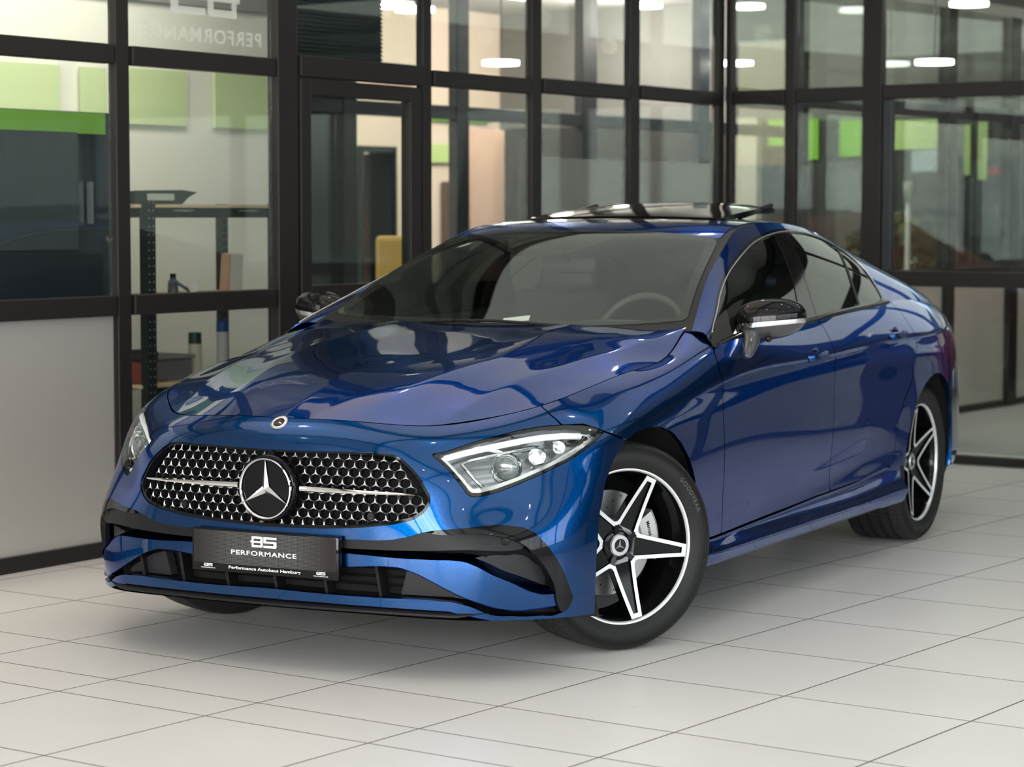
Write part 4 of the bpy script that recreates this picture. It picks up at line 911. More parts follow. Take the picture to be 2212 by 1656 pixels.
for q in (tri(-.185, 1.19), tri(-.035, 1.19)): fr = clip(fr, -sdf(q, fr.W))
panel('windscreen_border', fr, M['frit'], car, .003)
# seal strip between screen and pillars, cowl
sl = clip(TOP, sdf(TOPP, TOP.W)); sl = clip(sl, -sdf(WS, sl.W) - .001); sl = clip(sl, 1.40 - sl.W[:, 1]); sl = offset(sl, .001)
panel('windscreen_seal', sl, M['satin_black'], car, .004)
ROOFP = [(0, 1.384)] + [(rx(y) - np.interp(y, [1.38, 1.6, 3.4], [.035, .022, .020]), y) for y in np.linspace(1.40, 2.93, 16)] + [(.45, 2.97), (0, 3.0)]
ROOFP = ROOFP + [(-a, b) for a, b in ROOFP[::-1] if a > 0]
SUN = [(-.43, 1.60), (-.40, 1.57), (.40, 1.57), (.43, 1.60), (.43, 2.40), (-.43, 2.40)]
roof = clip(TOP, sdf(ROOFP, TOP.W) - .001); roof = clip(roof, -sdf(SUN, roof.W) - .001)
panel('roof', roof, M['paint'], car, .012)
dit = clip(TOP, sdf(TOPP, TOP.W)); dit = clip(dit, -sdf(ROOFP, dit.W)); dit = clip(dit, np.minimum(dit.W[:, 1] - 1.40, 2.95 - dit.W[:, 1]))
for sx in (1, -1): panel('roof_ditch_strip', offset(clip(dit, sx * dit.W[:, 0] - .3), -.003), M['satin_black'], car, .004)
sun = clip(TOP, sdf([(-.425, 1.575), (.425, 1.575), (.425, 1.74), (-.425, 1.74)], TOP.W))
panel('sunroof_front_glass', sun, M['gloss_black'], car, .01)
sp = clip(TOP, sdf([(-.42, 1.75), (.42, 1.75), (.42, 2.36), (-.42, 2.36)], TOP.W) - .001)
sp.V[:, 2] += .006 + .056 * np.clip((sp.V[:, 1] - 1.75) / .6, 0, 1)
panel('sunroof_panel', sp, M['gloss_black'], car, .02, 'tilted open black glass sunroof panel')
bm = bmesh.new()
for sx in (-1, 1):
    tube(bm, [(sx * .40, 2.0, 1.39), (sx * .40, 2.35, 1.435)], .012, 6)
bmo('sunroof_seal', bm, M['satin_black'], car)
sw = clip(TOP, sdf([(-.44, 1.565), (.44, 1.565), (.44, 2.41), (-.44, 2.41)], TOP.W)); 
panel('sunroof_well', offset(sw, -.03), M['void'], car, 0)
RW = [(0, 3.02)] + [(rx(y) - .045, y) for y in np.linspace(2.98, 3.40, 6)] + [(.54, 3.46), (0, 3.53)]
RW = RW + [(-a, b) for a, b in RW[::-1] if a > 0]
panel('rear_window', clip(TOP, sdf(RW, TOP.W)), M['privacy_glass'], car, 0)
cpi = clip(TOP, sdf(TOPP + [], TOP.W)); cpi = clip(cpi, -sdf(RW, cpi.W) - .001); cpi = clip(cpi, cpi.W[:, 1] - 2.95); cpi = clip(cpi, -sdf(ROOFP, cpi.W) - .002)
panel('rear_window_frame', cpi, M['paint'], car, .01)
dk = clip(TOP, TOP.W[:, 1] - 3.535); hx = np.interp(dk.W[:, 1], [3.4, 3.72, 3.93, 4.02, 4.045], [.64, .56, .45, .22, .0])
dk = clip(dk, hx - np.abs(dk.W[:, 0]))
panel('boot_lid_top', dk, M['paint'], car, .01)
# ---------------- side glasshouse ----------------
u = np.linspace(0, 11, 200); t = np.linspace(0, 1, 44)
KU, KT = .27, .33
P4 = grid_sf(p4(u, t), np.stack(np.meshgrid(u * KU, t * KT, indexing='ij'), -1))
_c = P4.V[list(P4.F[3000])]; _n = np.cross(_c[1] - _c[0], _c[2] - _c[0])
if _n[0] < 0: P4.F = [q[::-1] for q in P4.F]
DLOP = [(-.30, .97), (0.0, .80), (.28, .645), (.60, .53), (1.20, .385), (1.62, .29), (2.04, .235), (2.371, .205), (2.70, .190), (3.06, .185), (3.474, .188), (3.887, .185), (4.273, .174), (4.714, .155), (5.1, .136), (5.514, .118), (5.9, .109), (6.258, .107), (6.617, .115), (7.0, .145), (7.25, .218), (7.37, .319), (7.40, .454), (7.38, .571), (7.34, .681), (7.30, .773), (7.26, .866), (7.20, .95), (7.05, .985), (6.7, .985), (6.0, .985), (5.2, .985), (4.4, .985), (3.1, .985), (2.2, .985), (1.4, .985), (.3, .985), (-.2, .985)]
DLO = [(a * KU, b * KT) for a, b in DLOP]
dD = sdf(DLO, P4.W)
both('side_window_frame', clip(P4, -dD - .012), M['paint'], .003)
both('window_trim', offset(clip(P4, np.minimum(dD + .0115, .006 - dD)), .003), M['gloss_black'], .006)
def lin(s, p, d=0.): # distance along the glass from a line given by (U, T) points
    return s.W[:, 0] - np.interp(s.W[:, 1] / KT, [q[1] for q in p], [q[0] for q in p]) * KU - d
gl_ = clip(P4, dD - .006)
A1 = [(5.1, .12), (4.80, .361), (4.55, .546), (4.30, .697), (4.10, .80), (3.75, .99)]
A2 = [(5.50, .12), (5.17, .361), (4.935, .588), (4.769, .748), (4.60, .916), (4.54, .99)]
both('front_side_window', clip(gl_, -lin(gl_, A1)), M['side_glass'], 0)
bp_ = clip(gl_, lin(gl_, A1)); both('door_pillar_cover', offset(clip(bp_, -lin(bp_, A2, -.002)), .003), M['gloss_black'], .004)
bp3 = clip(gl_, lin(gl_, A2, .002)); both('rear_door_pillar_cover', offset(clip(bp3, -lin(bp3, A2, .030)), .003), M['gloss_black'], .004)
Dv = [(7.3, .12), (7.0, .30), (6.68, .496), (6.38, .714), (6.14, .941), (6.08, .99)]
rw_ = clip(gl_, lin(gl_, A2, .030)); both('rear_side_window', clip(rw_, -lin(rw_, Dv)), M['privacy_glass'], 0)
q1 = clip(rw_, lin(rw_, Dv)); both('window_divider', offset(clip(q1, -lin(q1, Dv, .020)), .003), M['satin_black'], .003)
both('rear_quarter_window', clip(q1, lin(q1, Dv, .020)), M['privacy_glass'], 0)
SAIL = [(1.75, .30), (1.544, .378), (1.25, .731), (1.12, .99)]
ts = clip(gl_, -lin(gl_, SAIL)); ts = clip(ts, ts.W[:, 1] - .52 * KT)
both('mirror_sail_panel', offset(ts, .004), M['matte_black'], .003)
# belt moulding + thin bright line round the windows
sB = np.linspace(2.05, 4.06, 70); cB = side(sB, np.array([4.62]))[:, 0]
for sx in (1, -1):
    bm = bmesh.new(); tube(bm, [(sx * (p[0] + .001), p[1], p[2] + .003) for p in cB], .0095, 8); bmo('belt_moulding', bm, M['gloss_black'], car, True)
    up_ = np.array(DLOP[2:26]); kx = np.arange(len(up_)); cs_ = nspline(kx, up_)(np.linspace(0, len(up_) - 1, 90))
    pts = [tuple(p4(np.array([a]), np.array([b - .004]))[0, 0] * np.array([sx, 1, 1]) + np.array([sx * .0045, 0, .002])) for a, b in cs_]
    bm = bmesh.new(); tube(bm, pts, .0026, 6); bmo('window_bright_line', bm, M['satin_silver'], car, True)
# ---------------- wheels ----------------
def tread_mat():
    m = mat('tyre_tread', (.019, .0185, .018), .62); b = m.node_tree.nodes['Principled BSDF']
    tc = N_(m, 'ShaderNodeTexCoord'); sp = N_(m, 'ShaderNodeSeparateXYZ'); L_(m, tc.outputs['Object'], sp.inputs[0])
    at = N_(m, 'ShaderNodeMath', operation='ARCTAN2'); L_(m, sp.outputs[1], at.inputs[0]); L_(m, sp.outputs[2], at.inputs[1])
    ml = N_(m, 'ShaderNodeMath', operation='MULTIPLY'); ml.inputs[1].default_value = 80; L_(m, at.outputs[0], ml.inputs[0])
    sk = N_(m, 'ShaderNodeMath', operation='MULTIPLY_ADD'); sk.inputs[1].default_value = 30; L_(m, sp.outputs[0], sk.inputs[0]); L_(m, ml.outputs[0], sk.inputs[2])
    sn = N_(m, 'ShaderNodeMath', operation='SINE'); L_(m, sk.outputs[0], sn.inputs[0])
    cr = N_(m, 'ShaderNodeMath', operation='GREATER_THAN'); cr.inputs[1].default_value = .72; L_(m, sn.outputs[0], cr.inputs[0])
    mx = N_(m, 'ShaderNodeMix', data_type='RGBA'); mx.inputs['A'].default_value = (.021, .0205, .02, 1); mx.inputs['B'].default_value = (.004, .004, .004, 1)
    L_(m, cr.outputs[0], mx.inputs['Factor']); L_(m, mx.outputs['Result'], b.inputs['Base Color'])
    iv = N_(m, 'ShaderNodeMath', operation='SUBTRACT'); iv.inputs[0].default_value = 1; L_(m, cr.outputs[0], iv.inputs[1])
    bp = N_(m, 'ShaderNodeBump'); bp.inputs['Strength'].default_value = .6; bp.inputs['Distance'].default_value = .002
    L_(m, iv.outputs[0], bp.inputs['Height']); L_(m, bp.outputs[0], b.inputs['Normal'])
    return m
M['tread'] = tread_mat()
def face_x(r): return .060 + .036 * min(1, (r / .235)) ** 1.6
def star3(bm, r, w, h, Mx, rot=0.):
    """three-pointed star: three tapering facetted arms, in local xy-plane pointing up"""
    for k in range(3):
        a = rot + math.pi / 2 + k * 2 * math.pi / 3
        d = Vector((math.cos(a), math.sin(a), 0)); s = Vector((-d.y, d.x, 0))
        c = bm.verts.new(Mx @ Vector((0, 0, h))); tip = bm.verts.new(Mx @ (d * r + Vector((0, 0, h * .3))))
        b1 = bm.verts.new(Mx @ (d * w * .55 + s * w + Vector((0, 0, 0)))); b2 = bm.verts.new(Mx @ (d * w * .55 - s * w))
        bm.faces.new((c, b2, tip)); bm.faces.new((c, tip, b1))
def make_wheel(parent, loc, rz, ph, width, label, side_=1, text=False):
    # alloy barrel (thing part) : axis local +X = outboard
    bm = bmesh.new()
    hw = width / 2 - .018
    lathe(bm, [(-hw, .246), (-hw, .252), (-hw + .012, .240), (-hw + .03, .228), (.02, .222), (.05, .232), (hw - .03, .236), (hw - .012, .240), (hw - .004, .246)], 96)
    wh = bmo('wheel', bm, M['wheel_black'], parent, True, 40, label=label)
    wh.location = loc; wh.rotation_euler = (0, 0, rz)
    # machined lip
    bm = bmesh.new(); lathe(bm, [(hw - .006, .2425), (hw + .001, .2455), (hw + .004, .2495), (hw + .002, .2535), (hw - .004, .2545)], 128)
    bmo('rim_lip', bm, M['machined'], wh, True, label='bright machined rim lip')
    fx = hw - .104
    def P(r, a, dx=0.): return Vector((fx + face_x(r) + dx + .008, r * math.sin(a), r * math.cos(a)))
    def L2(c, s, dx=0.): # c along spoke, s across; angle set by caller
        r = math.hypot(c, s); return r, math.atan2(s, c)
    bs = bmesh.new(); bw = bmesh.new(); NR = 12
    for k in range(5):
        A = ph + k * 2 * math.pi / 5
        # half width along spoke
        prof = []
        for i in range(NR + 1):
            c = .060 + (.236 - .060) * i / NR
            w = .0205 + (.236 - c) / (.236 - .060) * .0225
            prof.append((c, w))
        def pt(c, s, dx):
            r = math.hypot(c, s); a = A + math.atan2(s, c); return P(r, a, dx)
        # cross-section across the spoke: (fraction or offset, height)
        cols = []
        for (c, w) in prof:
            sec = [(-w, -.034), (-w, -.002), (-w + .002, 0), (-w + .0128, 0), (-w + .0145, -.007), (w - .0145, -.007), (w - .0128, 0), (w - .002, 0), (w, -.002), (w, -.034)]
            cols.append([bs.verts.new(pt(c, s, d)) for s, d in sec])
        for a_, b_ in zip(cols[:-1], cols[1:]):
            for i in range(9): bs.faces.new((a_[i], a_[i + 1], b_[i + 1], b_[i]))
        bs.faces.new(cols[-1]); 
        # machined bands: both edges and the cap at the rim
        for sg in (-1, 1):
            rowa, rowb = [], []
            for i, (c, w) in enumerate(prof):
                rowa.append(bw.verts.new(pt(c, sg * (w - .0005), .0008))); rowb.append(bw.verts.new(pt(c, sg * (w - .0128), .0008)))
            for i in range(NR): bw.faces.new((rowa[i], rowa[i + 1], rowb[i + 1], rowb[i]))
        c, w = prof[-1]
        q = [bw.verts.new(pt(cc, ss, .0009)) for cc, ss in ((c + .002, -w), (c + .002, w), (c - .0125, w), (c - .0125, -w))]
        bw.faces.new(q)
        # V-shaped web joining neighbouring spokes
        Am = A + math.pi / 5
        def pv(r, da, dx): return P(r, Am + da, dx)
        c0, w0 = prof[0]; 
        a_e = math.pi / 5 - math.atan2(w0, c0); r_e = math.hypot(c0, w0)
        c1, w1 = prof[1]; a_e1 = math.pi / 5 - math.atan2(w1, c1); r_e1 = math.hypot(c1, w1)
        outer = [(r_e1, -a_e1), (r_e1 - .004, -a_e1 * .5), (r_e1 - .005, 0), (r_e1 - .004, a_e1 * .5), (r_e1, a_e1)]
        va = [bw.verts.new(pv(r, a, .0008)) for r, a in outer]; vb = [bw.verts.new(pv(r - .0125, a * 1.15, .0008)) for r, a in outer]
        for i in range(4): bw.faces.new((va[i], va[i + 1], vb[i + 1], vb[i]))
        sa = [bs.verts.new(pv(r, a, 0)) for r, a in outer]; sb = [bs.verts.new(pv(.03, a * 1.6, -.004)) for r, a in outer]; sc_ = [bs.verts.new(pv(r, a, -.034)) for r, a in outer]
        for i in range(4): bs.faces.new((sa[i], sa[i + 1], sb[i + 1], sb[i])); bs.faces.new((sa[i], sc_[i], sc_[i + 1], sa[i + 1]))
    bmo('wheel_spokes', bs, M['wheel_black'], wh, True, 35, label='glossy black double spokes')
    bmo('spoke_machined_edge', bw, M['machined'], wh, False, label='bright machined spoke edges')
    # hub disc, bolts, cap
    bm = bmesh.new(); lathe(bm, [(fx + .02, .001), (fx + .062, .001), (fx + .062, .040), (fx + .058, .050), (fx + .03, .055)], 48)
    bmo('wheel_hub', bm, M['gloss_black'], wh, True, 35)
    for k in range(5):
        a = ph + math.pi / 5 * (2 * k + 1) * 1.0; r = .0485
        bm = bmesh.new(); lathe(bm, [(0, .0001), (.006, .0001), (.008, .004), (.006, .0075), (0, .008)], 6)
        o = bmo('wheel_bolt', bm, M['satin_black'], wh); o.location = (fx + .058, r * math.sin(a), r * math.cos(a))
    bm = bmesh.new(); lathe(bm, [(0, .0375), (.010, .037), (.014, .033), (.0145, .022), (.012, .0215), (.012, .0001)], 48)
    cap = bmo('centre_cap', bm, M['satin_silver'], wh, True, 35); cap.location = (fx + .060, 0, 0)
    bm = bmesh.new(); lathe(bm, [(.0126, .0001), (.0126, .0212)], 40); o = bmo('centre_cap', bm, M['gloss_black'], wh, label='black centre of the wheel cap'); o.location = cap.location
    Mx = Matrix.Translation((fx + .060 + .013, 0, 0)) @ Matrix(((0, 0, 1, 0), (1, 0, 0, 0), (0, 1, 0, 0), (0, 0, 0, 1)))
    bm = bmesh.new(); star3(bm, .0215, .0034, .0025, Mx)
    o = bmo('cap_star', bm, M['chrome'], wh)
    # brake disc with drillings, caliper
    bm = bmesh.new(); lathe(bm, [(-.01, .07), (.004, .07), (.004, .095), (-.004, .097), (-.004, .172), (-.03, .172), (-.03, .09)], 72)
    bmo('brake_disc', bm, M['disc'], wh, True, 35)
    bm = bmesh.new()
    for k in range(36):
        a = k * 2 * math.pi / 36; r = .115 + .022 * (k % 3)
        vs = [bm.verts.new((-.0035, r * math.sin(a) + .003 * math.cos(b), r * math.cos(a) + .003 * math.sin(b))) for b in np.linspace(0, 2 * math.pi, 7)[:-1]]
        bm.faces.new(vs)
    bmo('disc_drillings', bm, M['void'], wh)
    ca = math.radians(78)
    bm = bmesh.new(); lathe(bm, [(-.06, .110), (-.06, .190), (.016, .190), (.024, .180), (.026, .120), (.014, .110)], 14, closed=True, a0=ca - math.radians(26), a1=ca + math.radians(26))
    for k in (bm,): pass
    # lathe angle measured from +Y towards +Z : place over the rear upper quarter
    cal = bmo('brake_caliper', bm, M['caliper'], wh, True, 30, label='silver brake caliper'); 
    cal.rotation_euler = (math.radians(-70 if not text else -72), 0, 0)
    V, F = text_mesh('Mercedes-Benz', True)
    lo, hi = V.min(0), V.max(0); sc_ = .098 / (hi[0] - lo[0]); V = (V - (lo + hi) / 2) * sc_ * np.array([1, 1.15, 1])
    R0 = .152; out = []
    for p in V:
        a = p[0] / R0; r = R0 + p[1]; out.append((.0268, r * math.sin(a), r * math.cos(a)))
    tx = mo('caliper_lettering', out, F, M['void'], wh, False); tx.rotation_euler = (cal.rotation_euler[0] + ca - math.pi / 2 + (0), 0, 0)
    # tyre
    hwT = width / 2; R = .3375
    tb = bmesh.new(); k = width / .245
    prof = [(hw + .001, .249), (hw + .006, .256), (hwT + .001, .272), (hwT + .003, .287), (hwT, .303), (hwT - .006, .318), (hwT - .014, .329)]
    lathe(tb, prof, 120); prof2 = [(-a, b) for a, b in prof[::-1]]; lathe(tb, prof2, 120)
    ty = bmo('tyre', tb, M['rubber'], wh, True, 60, label='black low-profile tyre')
    tb = bmesh.new(); pr = [(hwT - .014, .329)]
    for g in (.062, .022, -.022, -.062):
        g *= k; pr += [(g + .013 * k + .0, R - (.0025 if abs(g) > .05 else 0)), (g + .006, R - .001), (g + .005, R - .008), (g - .005, R - .008), (g - .006, R - .001)]
    pr = [(hwT - .014, .329), (hwT - .026, R - .003)] + pr[1:] + [(-hwT + .026, R - .003), (-hwT + .014, .329)]
    lathe(tb, pr, 160); bmo('tyre_tread', tb, M['tread'], wh, True, 25)
    # raised sidewall ribs and lettering
    tb = bmesh.new(); lathe(tb, [(hwT + .0005, .2735), (hwT + .003, .275), (hwT + .0025, .2775)], 120); bmo('sidewall_rib', tb, M['rubber'], wh, True)
    for (r_, e_) in ((.312, .0), (.318, -.003), (.305, .0015)):
        tb = bmesh.new(); lathe(tb, [(hwT + e_ - .004, r_ - .0012), (hwT + e_ + .0012, r_), (hwT + e_ - .004, r_ + .0012)], 120); bmo('sidewall_rib', tb, M['tread'] if False else M['rubber'], wh, True)
    if text:
        for word, a0 in (('GOODYEAR', math.radians(57)),):
            V, F = text_mesh(word, True, spacing=1.25); lo, hi = V.min(0), V.max(0); kk = .0155 / (hi[1] - lo[1]); V = (V - (lo + hi) / 2) * kk
            out = [(hwT + .0042 - abs(p[1]) * .1, (.291 + p[1]) * math.sin(a0 + p[0] / .291), (.291 + p[1]) * math.cos(a0 + p[0] / .291)) for p in V]
            M.setdefault('tyretext', mat('tyre_lettering', (.07, .068, .065), .5)); mo('tyre_lettering', out, F, M['tyretext'], wh, False)
    return wh
STEER = math.radians(-31.6)
D_ = math.radians
# signs: local +Y is towards the rear of the car => clockwise seen from outside needs +Y = right-hand side in the photo
w_fl = make_wheel(car, (.752, 0, .3365), STEER, D_(25), .245, 'front left alloy wheel, steered', 1, True)
w_rl = make_wheel(car, (.752, 2.92, .3365), 0, D_(-13), .275, 'rear left alloy wheel', 1, False)
w_fr = make_wheel(car, (-.752, 0, .3365), math.pi + STEER * .9, D_(10), .245, 'front right alloy wheel, steered')
w_rr = make_wheel(car, (-.752, 2.92, .3365), math.pi, D_(40), .275, 'rear right alloy wheel')
# wheel wells
for (yc, r) in ((0.0, .405), (2.905, .41)):
    for sx in (1, -1):
        bm = bmesh.new(); n = 28; rows = []
        for k in range(n + 1):
            a = math.radians(-35) + math.radians(250) * k / n
            y, z = yc + r * math.cos(a), .335 + r * math.sin(a)
            z = max(z, .16 if yc < 1 else .29)
            rows.append([bm.verts.new((sx * x, y, z)) for x in (.895, .80, .60, .50)])
        for A, B in zip(rows[:-1], rows[1:]):
            for i in range(3): bm.faces.new((A[i], A[i + 1], B[i + 1], B[i]))
        c = bm.verts.new((sx * .50, yc, .335))
        for A, B in zip(rows[:-1], rows[1:]): bm.faces.new((A[3], c, B[3]))
        bmo('wheel_arch_liner', bm, M['matte_black'], car, True, 50)
# sill skirts, floor pan
_sS = np.linspace(1.80, 3.95, 40); _sc = np.array([side(np.array([s]), np.array([np.interp(s, [q[0] for q in SILLT], [q[1] for q in SILLT])]))[0, 0] for s in _sS])
for sx in (1, -1):
    ys = np.linspace(.395, 2.53, 44); bm = bmesh.new(); rows = []
    for y in ys:
        k = max(0, (y - 1.95) / .58); f = max(0, (.55 - y) / .16)
        zt = float(np.interp(y, _sc[:, 1], _sc[:, 2])) - .004
        xo = .930 + .012 * k - .012 * f
        zm = zt * .45 + .262 * .55
        sec = [(.895, zt - .002), (.910, zt - .006), (.909, zt - .016), (.913, zm + .006), (xo - .004, .270 + .012 * k), (xo + .007, .259 + .009 * k), (xo + .008, .250 + .008 * k), (xo - .002, .239), (xo - .007, .222), (xo - .020, .208), (.86, .203), (.70, .20)]
        rows.append([bm.verts.new((sx * a, y, b)) for a, b in sec])
    for A, B in zip(rows[:-1], rows[1:]):
        for i in range(len(A) - 1): bm.faces.new((A[i], A[i + 1], B[i + 1], B[i]))
    bm.faces.new(rows[0]); bm.faces.new(rows[-1])
    bmo('side_skirt', bm, M['paint'], car, True, 42)
bm = bmesh.new(); bx(bm, (0, 1.46, .23), (1.66, 2.05, .05)); bx(bm, (0, 1.45, .33), (.96, 3.9, .2)); bmo('underbody', bm, M['void'], car)
# ---------------- front-end details ----------------
# dense lookup of the front skin : (x, z) -> y
_fs = np.linspace(0, 1.3, 130); _ft = np.linspace(0, 5.2, 110); _FG = side(_fs, _ft).reshape(-1, 3)
def ysurf(x, z):
    x = abs(x); d = (_FG[:, 0] - x) ** 2 + (_FG[:, 2] - z) ** 2; i = np.argsort(d)[:6]; w = 1 / (d[i] + 1e-7); return float((w * _FG[i, 1]).sum() / w.sum())
def nsurf(x, z, e=.02):
    p = lambda a, b: np.array([a, ysurf(a, b), b]); n = np.cross(p(x + e, z) - p(x - e, z), p(x, z + e) - p(x, z - e)); n /= np.linalg.norm(n)
    return n if n[1] < 0 else -n
front = clip(SIDE, 1.30 - SIDE.W[:, 0])
# grille opening: dark surround, mesh, studs, bars, star
gs = clip(front, sdf(GRILLE, front.W) + .003)
panel('grille_backing', mirror_join(offset(gs, -.075)), M['void'], car, 0)
gr = mirror_join(offset(clip(clip(front, sdf(GRILLE, front.W) + .002), .009 - sdf(GRILLE, clip(front, sdf(GRILLE, front.W) + .002).W)), -.004))
panel('grille_frame', gr, M['gloss_black'], car, .03)
# hex lattice
gpoly = np.array([(p[0], 0) for p in GRILLE])
Sx = np.array(GRILLE); gl3 = side(Sx[:, 0], Sx[:, 1] / TS)
gp = np.array([gl3[i, i] for i in range(len(Sx))]); gp = gp[gp[:, 0] > -.001]
GP = [tuple(p) for p in gp[:, [0, 2]]]; GP = GP + [(-a, b) for a, b in GP[::-1]]
def frame_at(x, z, inset):
    n = nsurf(abs(x), z); 
    if x < 0: n = n * np.array([-1, 1, 1])
    y = ysurf(x, z); o = np.array([x, y, z]) - n * inset
    up = np.array([0, 0, 1.]) - n * n[2]; up /= np.linalg.norm(up); rt = np.cross(up, n) * -1; rt = np.cross(n, up)
    rt = -rt if rt[0] < 0 else rt
    return Matrix(((rt[0], up[0], n[0], o[0]), (rt[1], up[1], n[1], o[1]), (rt[2], up[2], n[2], o[2]), (0, 0, 0, 1)))
dx, dz = .0375, .0262
bmL = bmesh.new(); bmS = bmesh.new()
zc = .562
for j in range(-6, 7):
    for i in range(-17, 18):
        x = (i + .5 * (j % 2)) * dx; z = zc + j * dz
        if sdf(GP, [(x, z)])[0] < .004: continue
        Mx = frame_at(x, z, .022)
        if abs(z - zc) > .006 or abs(x) < .05:
            if math.hypot(x, z - zc) > .108: star3(bmS, .0125, .0028, .0035, Mx)
        # lattice ring around the cell centre between the studs
        hx, hz = x, z - dz * .66
        if sdf(GP, [(hx, hz)])[0] > .006:
            M2 = frame_at(hx, hz, .024); n = 6; r1, r2 = .0185, .0155; vo, vi, vb = [], [], []
            for k in range(n):
                a = math.pi / 6 + k * math.pi / 3
                vo.append(bmL.verts.new(M2 @ Vector((r1 * math.cos(a) * 1.13, r1 * math.sin(a), 0)))); vi.append(bmL.verts.new(M2 @ Vector((r2 * math.cos(a) * 1.1, r2 * math.sin(a), 0)))); vb.append(bmL.verts.new(M2 @ Vector((r2 * math.cos(a) * 1.0, r2 * math.sin(a), -.02))))
            for k in range(n):
                q = (k + 1) % n; bmL.faces.new((vo[k], vo[q], vi[q], vi[k])); bmL.faces.new((vi[k], vi[q], vb[q], vb[k]))
gm = bmo('grille_mesh', bmL, M['satin_black'], car)
bmo('grille_studs', bmS, M['machined'], gm, label='small bright three-pointed studs')
# horizontal bars
for sx in (1, -1):
    bm = bmesh.new(); rings = []
    for t_ in np.linspace(0, 1, 16):
        x = sx * (.112 + .378 * t_); z = zc + .004 - .004 * t_; Mx = frame_at(x, z, .003); h = .0125 * (1 - .66 * t_ ** 2)
        rings.append([bm.verts.new(Mx @ Vector((0, a, b))) for a, b in ((h, -.004), (h * .55, .007), (0, .010), (-h * .55, .007), (-h, -.004), (0, -.012))])
    for A, B in zip(rings[:-1], rings[1:]):
        for k in range(6): bm.faces.new((A[k], A[(k + 1) % 6], B[(k + 1) % 6], B[k]))
    bm.faces.new(rings[0]); bm.faces.new(rings[-1])
    bmo('grille_bar', bm, M['chrome'], gm, False)
# star emblem
y0 = ysurf(0, zc)
Ms = Matrix.Translation((0, y0 - .012, zc)) @ Matrix(((1, 0, 0, 0), (0, 0, -1, 0), (0, 1, 0, 0), (0, 0, 0, 1))) 
bm = bmesh.new(); lathe(bm, [(-.002, .104), (.010, .104), (.016, .100), (.018, .0001)], 64, axis='Z')
bmesh.ops.transform(bm, matrix=Matrix.Translation((0, y0 + .004, zc)) @ Matrix(((1, 0, 0, 0), (0, 0, -1, 0), (0, 1, 0, 0), (0, 0, 0, 1))), verts=bm.verts)
em = bmo('radar_emblem', bm, M['gloss_black'], car, True, 40, label='black round emblem plate behind the star')
Me = Matrix.Translation((0, y0 - .016, zc)) @ Matrix(((1, 0, 0, 0), (0, 0, -1, 0), (0, 1, 0, 0), (0, 0, 0, 1)))
bm = bmesh.new(); lathe(bm, [(0, .0945), (.006, .0935), (.007, .090), (.004, .087), (0, .0865)], 72, axis='Z')
bmesh.ops.transform(bm, matrix=Me, verts=bm.verts); bmo('emblem_ring', bm, M['chrome'], em, True, 60)
bm = bmesh.new(); star3(bm, .089, .0115, .009, Me @ Matrix.Scale(1, 4)); bmo('emblem_star', bm, M['chrome'], em, False)
# front camera under the grille top edge
bm = bmesh.new(); Mx = frame_at(0.002, .667, .006); bmesh.ops.create_cone(bm, segments=20, radius1=.013, radius2=.011, depth=.02, cap_ends=True); bmesh.ops.transform(bm, matrix=Mx, verts=bm.verts); bmo('parking_camera', bm, M['gloss_black'], car, True, 40)
for xs in (-.33, .35):
    bm = bmesh.new(); Mx = frame_at(xs, .492, .012); bmesh.ops.create_cone(bm, segments=18, radius1=.012, radius2=.011, depth=.012, cap_ends=True); bmesh.ops.transform(bm, matrix=Mx, verts=bm.verts); bmo('parking_sensor', bm, M['satin_black'], car, True, 40)
# hood badge
n_ = np.array([0, ysurf(0, .74) - ysurf(0, .77), 0]); pb = np.array([0, ysurf(0, .757), .757]); nb = nsurf(0.0, .757, .012)
up = np.array([0, 0, 1.]) - nb * nb[2]; up /= np.linalg.norm(up); rt = np.cross(up, nb); rt = rt if rt[0] > 0 else -rt
Mb = Matrix(((rt[0], up[0], nb[0], pb[0]), (rt[1], up[1], nb[1], pb[1]), (rt[2], up[2], nb[2], pb[2]), (0, 0, 0, 1)))
bm = bmesh.new(); lathe(bm, [(0, .0285), (.003, .028), (.0045, .025), (.004, .019), (.0025, .0185)], 48, axis='Z'); bmesh.ops.transform(bm, matrix=Mb, verts=bm.verts); hbg = bmo('bonnet_badge', bm, M['satin_silver'], car, True, 40)
bm = bmesh.new(); lathe(bm, [(.0028, .0188), (.0028, .0001)], 40, axis='Z'); bmesh.ops.transform(bm, matrix=Mb, verts=bm.verts); bmo('badge_centre', bm, M['gloss_black'], hbg)
bm = bmesh.new(); star3(bm, .0185, .003, .002, Mb @ Matrix.Translation((0, 0, .003))); bmo('badge_star', bm, M['chrome'], hbg)
